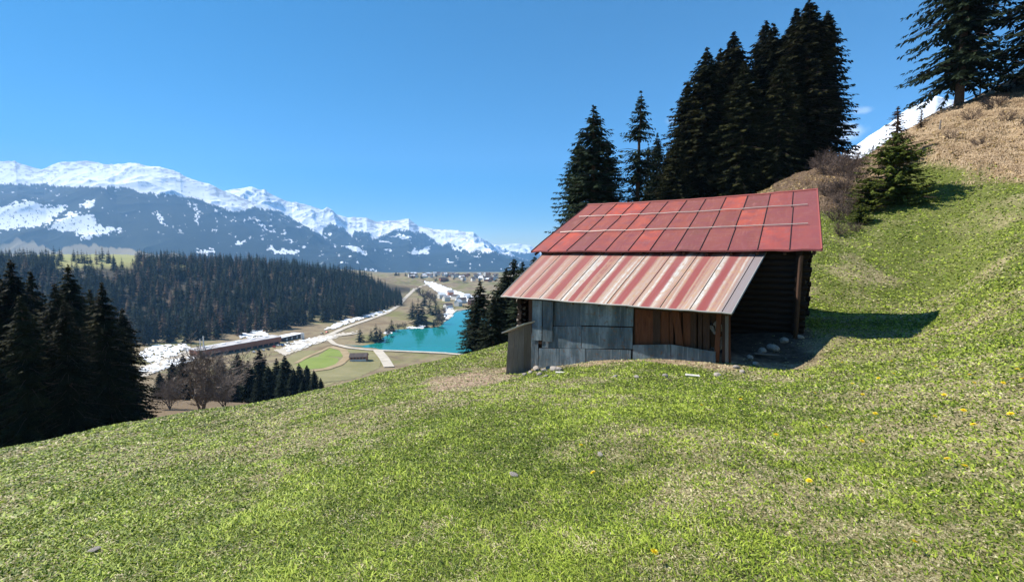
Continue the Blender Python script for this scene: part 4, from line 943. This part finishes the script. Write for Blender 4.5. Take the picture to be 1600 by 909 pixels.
# rafters and purlin ends under the verge and eave
mb = MB()
for k in range(14):
    u = .02+.96*k/13; a, b = surf(top1, u, .0), surf(top1, u, .95); mb.tube([a-[0, 0, .15]+VV*.05, b-[0, 0, .15]], .055, 6)
mb.build('rafters', M['wood_dark'], barn)
for k, v_ in enumerate((.12, .5, .9)):
    mb = MB(); mb.tube([surf(top1, .01, v_)-[0, 0, .27], surf(top1, .985, v_)-[0, 0, .27]], .10, 8); mb.build('purlin', M['wood_dark'], barn)
mb = MB()
for k in range(9):
    u = .02+.96*k/8; mb.tube([surf(top2, u, .02)-[0, 0, .12], surf(top2, u, .98)-[0, 0, .12]], .045, 6)
mb.build('lean_to_rafters', M['wood_dark'], barn)
# ragged log ends at the right front corner and the left front corner
for uu_, s, mm in ((u0, -1, 'log'), (u1, 1, 'log_end')):
    for k in range(10):
        z = zev-.12-k*.24; 
        if z < Hs(*bp(uu_, v0, 0)[:2])-.1: break
        ln_ = .16+rs.uniform(0, .18); mb = MB(); mb.tube([bp(uu_, v0-.02, z), bp(uu_+s*ln_, v0-.02, z)], .10, 8); mb.tube([bp(uu_, v0, z-.11), bp(uu_, v0-ln_, z-.11)], .09, 8)
        mb.build('log_end', M[mm], barn)
# left side wall of the lean-to, logs reaching past the metal sheets
cL = bp(0, .95, 0); PL = P(817, 400, 1.0)[0]; uL = (PL*cL[1]-cL[0])/(UU[0]-PL*UU[1])
solid_wall(uL, .95, uL, v0+.1, float(B[2])+.12, 'side_log_wall')
for k in range(6):
    z = float(B[2])-.25-k*.27; mb = MB(); mb.tube([bp(uL-.1, .95, z), bp(uL+.18+rs.uniform(0, .1), .95, z)], .08, 8); mb.build('log_end', M['log_end'], barn)
# lean-to front
VO = .62
def W(px, py, off=0.0):
    """point where a sight line meets the vertical plane of the lean-to front wall (off = metres proud of it)"""
    d = P(px, py, 1.0); o = A+VV*(VO-off); t = np.dot(o, VV)/np.dot(d, VV); return d*t
def wpanel(name, pts, off, material, th_=.02, parent=None):
    a = [W(x, y, off) for x, y in pts]; b = [p_+VV*th_ for p_ in a]; mb = MB(); k = len(a)
    mb.add(a+b, [tuple(range(k))[::-1], tuple(range(k, 2*k))]+[(i, (i+1) % k, (i+1) % k+k, i+k) for i in range(k)]); return mb.build(name, M[material], parent or barn)
def sheet(pts4, off, name='metal_sheet', nu=14, nv=8, seed=0, dent=.018):
    (x0, y0), (x1, y1), (x2, y2), (x3, y3) = pts4   # tl tr br bl
    mb = MB(); co = []; g_ = .9
    x0 += g_; x3 += g_; x1 -= g_; x2 -= g_; y0 += g_; y1 += g_; y2 -= g_; y3 -= g_
    for i in range(nu):
        for j in range(nv):
            u, v = i/(nu-1), j/(nv-1); x = (x0*(1-u)+x1*u)*(1-v)+(x3*(1-u)+x2*u)*v; y = (y0*(1-u)+y1*u)*(1-v)+(y3*(1-u)+y2*u)*v
            co.append(W(x, y, off+dent*float(fbm(np.array(u*4+seed), np.array(v*3.), 3, seed))))
    f = grid_faces(nu, nv); k = nu*nv; co = np.array(co); co2 = co+VV*.012
    fl = [tuple(q) for q in f]+[tuple(q[::-1]+k) for q in f]
    bd = [i*nv for i in range(nu)]+[(nu-1)*nv+j for j in range(1, nv)]+[i*nv+nv-1 for i in range(nu-2, -1, -1)]+[j for j in range(nv-2, 0, -1)]
    for a, b in zip(bd, bd[1:]+bd[:1]): fl.append((b, a, a+k, b+k))
    return obj(name, me_from(name, np.vstack([co, co2])-np.array(barn.location), fl, M['galv']), barn)
sheet([(848,470),(908,472),(909,511),(847,509)], .02, seed=1); sheet([(907,472),(991,477),(990,511),(906,509)], .035, seed=2)
sheet([(846,509),(910,509),(909,545),(846,544)], .045, seed=3); sheet([(909,509),(989,511),(989,546),(908,545)], .06, seed=4)
sheet([(841,543),(915,544),(914,588),(840,582)], .075, seed=5); sheet([(914,544),(987,546),(986,592),(913,588)], .09, seed=6)
sheet([(824,521),(842,522),(841,583),(823,578)], .06, seed=7, nu=8); sheet([(831,468),(848,469),(847,533),(830,532)], .10, seed=8, nu=8); sheet([(847,469),(865,470),(864,535),(847,534)], .12, seed=9, nu=8)
sheet([(988,538),(1048,537),(1050,594),(987,592)], .08, seed=10); sheet([(1047,537),(1110,547),(1109,590),(1049,594)], .10, seed=11); sheet([(1107,547),(1119,548),(1119,586),(1107,588)], .14, seed=12, nu=6)
# lean-to timber behind the sheets: a dark board backing and loose planks
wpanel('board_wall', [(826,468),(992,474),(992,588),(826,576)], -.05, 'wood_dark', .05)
x = 992.0; k = 0
while x < 1142:
    w_ = rs.choice([7, 9, 12, 14]); g_ = rs.choice([0, 0, 1, 3]); tp = 478+(x-992)*.08+rs.uniform(0, 3); mm = rs.choice(['wood_red', 'wood_red', 'wood_dark', 'wood_dark', 'wood_red'])
    if not 1108 < x < 1124: wpanel('plank', [(x, tp), (x+w_-g_, tp), (x+w_-g_+rs.uniform(-1, 1), 588+rs.uniform(-3, 2)), (x+rs.uniform(-1, 1), 588)], rs.uniform(-.05, .0), mm, .025)
    x += w_; k += 1
wpanel('leaning_plank', [(1049,482),(1060,482),(1071,560),(1060,560)], .03, 'wood_red', .03)
wpanel('corner_post', [(1120,486),(1127,487),(1122,584),(1114,584)], .06, 'wood_red', .08); wpanel('corner_post', [(1133,488),(1138,489),(1138,580),(1133,582)], .02, 'wood_grey', .10)
wpanel('top_plate', [(826,465),(1143,487),(1143,494),(826,472)], .0, 'wood_dark', .12)
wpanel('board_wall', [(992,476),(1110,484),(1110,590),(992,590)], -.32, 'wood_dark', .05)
# right front post of the main body, pale in the shade
mb = MB(); q0 = P(1243, 520, bp(u0, v0, 0)[1]-.4); mb.tube([(q0[0], q0[1], Hs(q0[0], q0[1])-.2), (q0[0]+.05, q0[1], zev-.1)], .07, 8); mb.build('support_post', M['wood_dark'], barn)
# firewood between the planks
for k in range(12):
    c = W(rs.uniform(1108, 1128), rs.uniform(495, 555), -.12); mb = MB(); a = rs.uniform(-.3, .3); mb.tube([c, c+VV*.4+ZZ*a*.2], rs.uniform(.05, .085), 7); mb.build('firewood', M['log_end'], barn)
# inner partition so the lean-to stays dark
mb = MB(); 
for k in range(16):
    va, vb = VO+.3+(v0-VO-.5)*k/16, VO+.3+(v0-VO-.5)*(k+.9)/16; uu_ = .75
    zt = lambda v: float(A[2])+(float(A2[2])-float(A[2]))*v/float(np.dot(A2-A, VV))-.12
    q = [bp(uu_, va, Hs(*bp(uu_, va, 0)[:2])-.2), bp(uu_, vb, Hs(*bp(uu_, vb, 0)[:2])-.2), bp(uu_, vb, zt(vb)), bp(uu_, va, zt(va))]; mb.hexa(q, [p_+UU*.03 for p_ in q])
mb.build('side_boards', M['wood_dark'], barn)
# low rubble footing along the right
print('barn u0,u1', u0, u1, 'v', v0, 'px', 800+F*bp(u1, v0, 0)[0]/bp(u1, v0, 0)[1])

# ------------------------------------------------------------------ weathered board box left of the barn
q = G([806], [584], 8, 30)[0]; bx0 = empty('board_box', q, 'narrow weathered grey board box with tilted lid left of the barn', 'box'); dY = q[1]
for k, (xa, xb, ta, tb, xc, xd) in enumerate([(794.5,803,519,517,790.5,799), (803.3,810,517,513,799.3,808), (810.3,817.5,513,510,808.3,816)]):
    a = [P(xc, 588, dY), P(xd, 588, dY), P(xb, tb, dY), P(xa, ta, dY)]; a = [p_+np.array([0, .012*k, 0]) for p_ in a]
    mb = MB(); mb.hexa(a, [p_+np.array([.02, .035, 0]) for p_ in a]); mb.build('board', M['wood_grey'], bx0)
a = [P(816.4, 588, dY), P(816.4, 588, dY)+VV*.55, P(816.4, 588, dY)+VV*.55+ZZ*1.95, P(817.5, 510, dY)]; mb = MB(); mb.hexa(a, [p_-UU*.03 for p_ in a]); mb.build('side_board', M['wood_grey'], bx0)
a = [P(790.5, 588, dY)+np.array([.03, .05, 0]), P(790.5, 588, dY)+VV*.55, P(794.5, 520, dY)+VV*.55, P(794.8, 520, dY)+np.array([.03, .05, 0])]; mb = MB(); mb.hexa(a, [p_-UU*.03 for p_ in a]); mb.build('side_board', M['wood_grey'], bx0)
a = [P(783.5, 521, dY-.15), P(818, 507, dY-.15), P(818, 507, dY-.15)+VV*.8, P(783.5, 521, dY-.15)+VV*.8]; mb = MB(); mb.hexa(a, [p_+ZZ*.045 for p_ in a]); mb.build('lid', M['pale_board'], bx0)

# ------------------------------------------------------------------ stones
def rock_mesh(seed, mat_):
    rg = np.random.default_rng(seed); import bmesh
    bm = bmesh.new(); bmesh.ops.create_icosphere(bm, subdivisions=2, radius=1)
    dirs = rg.normal(size=(9, 3)); dirs /= np.linalg.norm(dirs, axis=1)[:, None]; lim = rg.uniform(.6, .95, 9)
    for v in bm.verts:
        p = np.array(v.co)
        for d, l in zip(dirs, lim):
            t = p.dot(d)
            if t > l: p = p-d*(t-l)*.9
        v.co = p*np.array([1.2, .9, .68])
    me = bpy.data.meshes.new('stone'); bm.to_mesh(me); bm.free(); me.materials.append(mat_); return me
RK = [rock_mesh(i, M['stone']) for i in range(4)]; RP = rock_mesh(9, M['stone'])
st_px = [(824,577,.15,'pale stone touching the foot of the board box'), (832,573,.12,'rounded stone on the rubble at the wall corner'), (838,578,.17,'largest pale stone of the rubble heap'), (846,573,.13,'stone leaning on the lowest metal sheet'), (850,580,.11,'stone in front of the rubble heap'), (857,576,.12,'flat stone right of the largest one'), (866,578,.16,'long pale stone at the right of the heap'), (874,579,.14,'rightmost stone of the rubble heap'),
   (829,583,.10,'small stone below the heap'), (820,586,.09,'small stone left of the heap'), (842,586,.10,'small stone in the dry grass'), (853,589,.08,'pebble in the dry grass'), (1040,589,.09,'stone near the middle of the low metal sheet'), (1121,587,.10,'stone at the right end of the low metal sheet'), (962,589,.07,'pebble at the wall foot'), (995,590,.07,'pebble below the sheet joint'), (1172,560,.12,'stone in the shade right of the lean-to'), (1190,550,.16,'stone in the shade under the roof overhang'), (1208,546,.2,'broad stone in the shade near the post'), (1225,534,.16,'stone at the foot of the support post'), (1150,575,.10,'stone just right of the corner post'), (1160,582,.09,'small stone at the shadow edge'), (1182,570,.11,'stone in the middle of the shadow'), (1250,528,.12,'stone beyond the support post'), (803,745,.045,'pale stone in the near meadow'), (938,713,.035,'small grey stone in the near meadow'), (148,862,.045,'pale stone in the lower left meadow')]
for i, (px, py, s, lb) in enumerate(st_px):
    q = G([px], [py], 2, 30)[0]; mdw = 'near meadow' in lb or 'lower left' in lb; o = obj('stone', RP if mdw else RK[i % 4], None, (q[0], q[1], q[2]+s*.3+(.018 if 'near meadow' in lb or 'lower left' in lb else 0))); o.scale = (s, s, s*(.45 if mdw else 1)); o.rotation_euler = (rs.uniform(-.3, .3)*(not mdw), rs.uniform(-.3, .3), rs.random()*6.28); tag(o, lb, 'stone', 'loose stones round the barn')
for i, (px, py, L1, lb) in enumerate([(1082,588,.36,'bleached board scrap below the low metal sheet'), (1200,555,.9,'plank lying in the shade beside the barn'), (875,583,.3,'pale board scrap at the rubble heap')]):
    q = G([px], [py], 2, 30)[0]; mb = MB(); mb.box((0, 0, .03), (L1/2, 0, 0), (0, .05, 0), (0, 0, .015)); o = obj('board_scrap', me_from('scrap', mb.v, mb.f, M['pale_board'] if i != 1 else M['wood_grey']), None, q); o.rotation_euler = (.15, rs.uniform(-.12, .12), rs.uniform(-.6, .2)); tag(o, lb, 'board')
# fence posts on the ridge and an old board wall near the ridge spruce
for i, (px, Y, hh, lb) in enumerate([(1293,50,1.1,'leftmost fence post on the ridge above the scrub'), (1330,48,1.0,'fence post on the ridge left of the cloud'), (1352,47.5,1.0,'fence post on the ridge beside the snow slope'), (1510,45,1.1,'leaning pale post right of the ridge spruce'), (1535,45.5,1.0,'pale post on the upper bank'), (1452,40,.9,'short pale post on the bank below the spruce')]):
    p = P(px, 400, Y); z = Hs(p[0], Y); mb = MB(); mb.tube([(0, 0, -.3), (.05*(i % 3), 0, hh)], [.07, .055], 7); o = obj('fence_post', me_from('post', mb.v, mb.f, M['wood_grey']), None, (p[0], Y, z)); tag(o, lb, 'fence post', 'old fence posts on the ridge')
pa = P(1428, 400, 44.5); pb = P(1500, 400, 46)
mb = MB(); za, zb = Hs(pa[0], 44.5), Hs(pb[0], 46)
for dz_ in (.45, .75): mb.tube([(pa[0], 44.5, za+dz_), ((pa[0]+pb[0])/2, 45.3, (za+zb)/2+dz_+.05), (pb[0], 46, zb+dz_)], .05, 6)
o = mb.build('rail', M['wood_grey'], loc=(pa[0], 44.5, za)); tag(o, 'pale fence rails running past the ridge spruce', 'fence rail')

# ------------------------------------------------------------------ dandelions
mf = m_noise('dandelion_yellow', [(.3, (.75, .52, .01)), (.7, (.85, .68, .02))], 60, .6); mg = mat('stalk_green', (.12, .2, .04), .6)
mb = MB(); rg = np.random.default_rng(2)
for ring, (n_, L1, el) in enumerate([(16, .024, .08), (14, .020, .35), (11, .015, .7), (7, .010, 1.1)]):
    for k in range(n_):
        a = 6.283*(k+.5*ring)/n_+rg.normal()*.05; e1 = el+rg.normal()*.06; d = np.array([cos(a)*cos(e1), sin(a)*cos(e1), sin(e1)]); s = np.array([-sin(a), cos(a), 0])*.0026
        t = d*L1; mb.add([(0, 0, 0), t*.6-s, t-s*.6, t+s*.6, t*.6+s], [(0, 1, 2, 3, 4)])
dh = me_from('flower_head', mb.v, mb.f, mf); mb = MB(); mb.tube([(0, 0, -.06), (.003, 0, 0)], .0022, 5); dsm = me_from('stalk', mb.v, mb.f, mg)
dl = [(1200+a/2.605, 560+b/2.605) for a, b in [(170,83),(343,112),(448,89),(512,70),(500,16),(682,42),(820,79),(1012,57),(1035,98),(955,115),(838,113),(715,163),(384,158),(190,150),(435,240),(676,256),(794,231),(984,247),(834,292),(235,297),(32,328),(380,358),(726,438),(798,469),(165,527),(592,793),(302,20),(499,143)]]+[(1022,879),(908,703),(926,748),(1157,628),(1096,638)]
dl.sort(key=lambda p_: -p_[1])
rown = ['in the lowest row', 'low in the meadow', 'halfway up the right meadow', 'in the upper right meadow', 'near the shadow of the barn']
by = {}
for p_ in dl:
    k = 0 if p_[1] > 820 else 1 if p_[1] > 715 else 2 if p_[1] > 640 else 3 if p_[1] > 590 else 4; by.setdefault(k, []).append(p_)
ordw = ['leftmost', 'second', 'third', 'fourth', 'fifth', 'sixth', 'seventh', 'eighth', 'ninth', 'tenth', 'eleventh', 'twelfth', 'thirteenth', 'fourteenth']
for k, lst in by.items():
    lst.sort()
    for j, (px, py) in enumerate(lst):
        q = G([px], [py+3], 1.5, 30)[0]; big_ = 1.15 if py > 700 else 1.35
        e = empty('dandelion', (q[0], q[1], q[2]+.085), 'yellow dandelion %s from the left %s' % (ordw[j] if j else 'first', rown[k]), 'flower', 'dandelions in the right of the meadow')
        e.scale = (big_,)*3; e.rotation_euler = (rs.uniform(-.5, .1), rs.uniform(-.4, .4), rs.random()*6); obj('flower_head', dh, e); obj('stalk', dsm, e)

# ------------------------------------------------------------------ grass
def grass(n_, rho_r0, rmax, seed, name, label):
    rg = np.random.default_rng(seed); r = 1.9*np.exp(rg.random(n_)*math.log(rmax/1.9))
    th_ = np.radians(rg.uniform(-56, 56, n_)); x, y = r*np.sin(th_), r*np.cos(th_)
    di, dr, bk, far = masks(x, y); px_ = 800+F*x/y; keep = (rg.random(n_) > di*.72) & (rg.random(n_) > bk*.2) & ~in_barn(x, y) & (rg.random(n_) > bay_shade(x, y)*.85)
    x, y, r, dr, bk, di = [q[keep] for q in (x, y, r, dr, bk, di)]; n = len(x); z = H(x, y)
    clump = fbm(x/.35, y/.35, 3, 88)
    dryf = dr*.75+.9*fbm(x/.22, y/.22, 3, 12)+.12
    isdry = (rg.random(n) < np.clip(.12+.62*ss(.15, 1.0, dryf), 0, .9)) | (rg.random(n) < bk)
    wd = np.maximum(.0034, .0014*r)*rg.uniform(.6, 1.5, n)*np.where(isdry, 1.15, 1)
    hh = (.028+.028*rg.random(n)+.035*np.clip(clump, 0, 1))*np.clip(.75+r*.035, .8, 1.7)*np.where(isdry, .75, 1)*(1+bk*3.5*rg.random(n))
    a = rg.random(n)*6.283; lean = rg.normal(size=(n, 2))*.75; lean[:, 0] -= .15
    sx, sy = np.cos(a)*wd, np.sin(a)*wd
    weed = rg.random(n) < .16; wd = np.where(weed, wd*2.3, wd); hh = np.where(weed, hh*.6, hh)*.68; lean = np.where(weed[:, None], lean*1.8, lean)
    isdry = isdry | ((di > .2) & (rg.random(n) < .85))
    b = np.stack([x, y, z-.008], 1); s = np.stack([sx, sy, 0*sx], 1)
    mid_ = b+np.stack([lean[:, 0]*hh*.35, lean[:, 1]*hh*.35, hh*.62], 1); tip = b+np.stack([lean[:, 0]*hh*1.15, lean[:, 1]*hh*1.15, hh*np.where(isdry, .75, 1.)], 1)
    co = np.stack([b-s, b+s, mid_+s*.8, tip, mid_-s*.8], 1).reshape(-1, 3)
    i = np.arange(n)[:, None]*5
    g1 = np.stack([np.array([.07, .115, .010]), np.array([.205, .285, .020]), np.array([.42, .50, .07])]); t = np.clip(.5+.45*clump+rg.normal(size=n)*.45+.36*fbm(x/2.5, y/2.5, 4, 71), 0, 1)
    green = np.where(t[:, None] < .5, g1[0]*(1-t[:, None]*2)+g1[1]*t[:, None]*2, g1[1]*(2-t[:, None]*2)+g1[2]*(t[:, None]*2-1))
    u = rg.random(n)[:, None]; straw = np.array([.20, .16, .06])*(1-u)+np.array([.66, .60, .36])*u
    straw = np.where(bk[:, None] > .4, straw*np.array([.95, .78, .66]), straw)
    green = np.where(weed[:, None], green*.8+np.array([.09, .10, .06]), green); c = np.where(isdry[:, None], straw, green)*(1+.35*np.clip(fbm(x/.5, y/.5, 3, 64), -1, 1))[:, None]; c4 = np.concatenate([c, np.ones((n, 1))], 1); c4 = np.repeat(c4, 5, axis=0)
    f = np.concatenate([i+np.array([[0, 1, 2, 4]])], 0); 
    # quads plus tip triangles, written as one face list
    me = bpy.data.meshes.new(name); me.vertices.add(len(co)); me.vertices.foreach_set('co', co.astype(np.float32).ravel())
    loops = np.concatenate([i+[0, 1, 2, 4], i+[4, 2, 3]], 1).astype(np.int32); me.loops.add(loops.size); me.loops.foreach_set('vertex_index', loops.ravel())
    st = np.stack([np.arange(n)*7, np.arange(n)*7+4], 1).ravel().astype(np.int32); me.polygons.add(2*n); me.polygons.foreach_set('loop_start', st); me.update(calc_edges=True)
    color_attr(me, 'tint', c4)
    me.materials.append(M['grass']); return tag(obj(name, me), label, 'grass', kind='stuff')
m = mat('grass_blades', (.1, .2, .03), .6, 0, .25); n = N(m); at_ = n.attr('tint'); n.col(at_.outputs['Color'])
ge = n.n('ShaderNodeNewGeometry'); sc1 = n.n('ShaderNodeVectorMath', operation='SCALE'); n.t.links.new(ge.outputs['Normal'], sc1.inputs[0]); sc1.inputs['Scale'].default_value = .55
ad = n.n('ShaderNodeVectorMath', operation='ADD'); n.t.links.new(sc1.outputs[0], ad.inputs[0]); ad.inputs[1].default_value = (-.12, 0, .75); nm = n.n('ShaderNodeVectorMath', operation='NORMALIZE'); n.t.links.new(ad.outputs[0], nm.inputs[0]); n.t.links.new(nm.outputs[0], n.b.inputs['Normal'])
tr = n.n('ShaderNodeBsdfTranslucent'); n.t.links.new(at_.outputs['Color'], tr.inputs[0]); ms = n.n('ShaderNodeMixShader'); ms.inputs[0].default_value = .25
o_ = n.t.nodes['Material Output']; n.t.links.new(n.b.outputs[0], ms.inputs[1]); n.t.links.new(tr.outputs[0], ms.inputs[2]); n.t.links.new(ms.outputs[0], o_.inputs[0]); M['grass'] = m
grass(760000, 3, 58, 1, 'grass', 'short green and straw coloured meadow grass')
def bank_grass(n_, seed):
    rg = np.random.default_rng(seed); r = rg.uniform(38, 66, n_); th_ = np.radians(rg.uniform(30, 58, n_)); x, y = r*np.sin(th_), r*np.cos(th_)
    bk = bank(x, y); k = rg.random(n_) < bk*(.35+.65*ss(-.2, .3, fbm(x/1.3, y/1.3, 3, 91))); x, y = x[k], y[k]; n = len(x); z = H(x, y)
    gxx = H(x+.3, y)-H(x-.3, y); gyy = H(x, y+.3)-H(x, y-.3); dn = -np.stack([gxx, gyy], 1); dn /= np.linalg.norm(dn, axis=1)[:, None]+1e-6
    L1 = rg.uniform(.10, .38, n); a = rg.normal(size=n)*.9; dx = dn[:, 0]*np.cos(a)-dn[:, 1]*np.sin(a); dy = dn[:, 0]*np.sin(a)+dn[:, 1]*np.cos(a)
    b = np.stack([x, y, z], 1); s = np.stack([-dy, dx, 0*dx], 1)*.017; m1 = b+np.stack([dx*L1*.4, dy*L1*.4, L1*.32], 1); x2, y2 = x+dx*L1*1.0, y+dy*L1*1.0; m2 = np.stack([x2, y2, H(x2, y2)+.03], 1)
    co = np.stack([b-s, b+s, m1+s, m2, m1-s], 1).reshape(-1, 3); i = np.arange(n)[:, None]*5
    u = rg.random(n)[:, None]; u = np.clip(u*.7+.5*fbm(x/.9, y/.9, 3, 95)[:, None]+.1, 0, 1); c = np.array([.22, .15, .09])*(1-u)+np.array([.60, .47, .32])*u; c4 = np.repeat(np.concatenate([c, np.ones((n, 1))], 1), 5, axis=0)
    f4 = i+np.array([[0, 1, 2, 4]]); f3 = i+np.array([[4, 2, 3]]); me = bpy.data.meshes.new('dry_grass'); me.vertices.add(len(co)); me.vertices.foreach_set('co', co.astype(np.float32).ravel())
    loops = np.concatenate([f4, f3], 1).astype(np.int32); me.loops.add(loops.size); me.loops.foreach_set('vertex_index', loops.ravel())
    me.polygons.add(2*n); me.polygons.foreach_set('loop_start', np.stack([np.arange(n)*7, np.arange(n)*7+4], 1).ravel().astype(np.int32)); me.update(calc_edges=True)
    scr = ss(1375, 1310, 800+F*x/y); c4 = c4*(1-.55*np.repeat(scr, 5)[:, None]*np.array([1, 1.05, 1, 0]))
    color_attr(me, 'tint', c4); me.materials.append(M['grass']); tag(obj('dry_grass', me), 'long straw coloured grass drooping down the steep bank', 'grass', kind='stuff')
bank_grass(190000, 5)

# ------------------------------------------------------------------ air
hm = bpy.data.materials.new('haze'); hm.use_nodes = True; t_ = hm.node_tree; t_.nodes.clear()
pv = t_.nodes.new('ShaderNodeVolumePrincipled'); pv.inputs['Color'].default_value = (.28, .58, 1, 1); pv.inputs['Density'].default_value = 7.5e-5; pv.inputs['Anisotropy'].default_value = .0
mo = t_.nodes.new('ShaderNodeOutputMaterial'); t_.links.new(pv.outputs[0], mo.inputs['Volume'])
mb = MB(); mb.hexa([(-13300,-4200,-1900),(8200,-4200,-1900),(8200,12600,-1900),(-13300,12600,-1900)], [(-13300,-4200,2600),(8200,-4200,2600),(8200,12600,2600),(-13300,12600,2600)])
o = obj('haze', me_from('haze', mb.v, mb.f, hm)); tag(o, 'pale blue mountain air filling the whole valley', 'haze', kind='stuff')
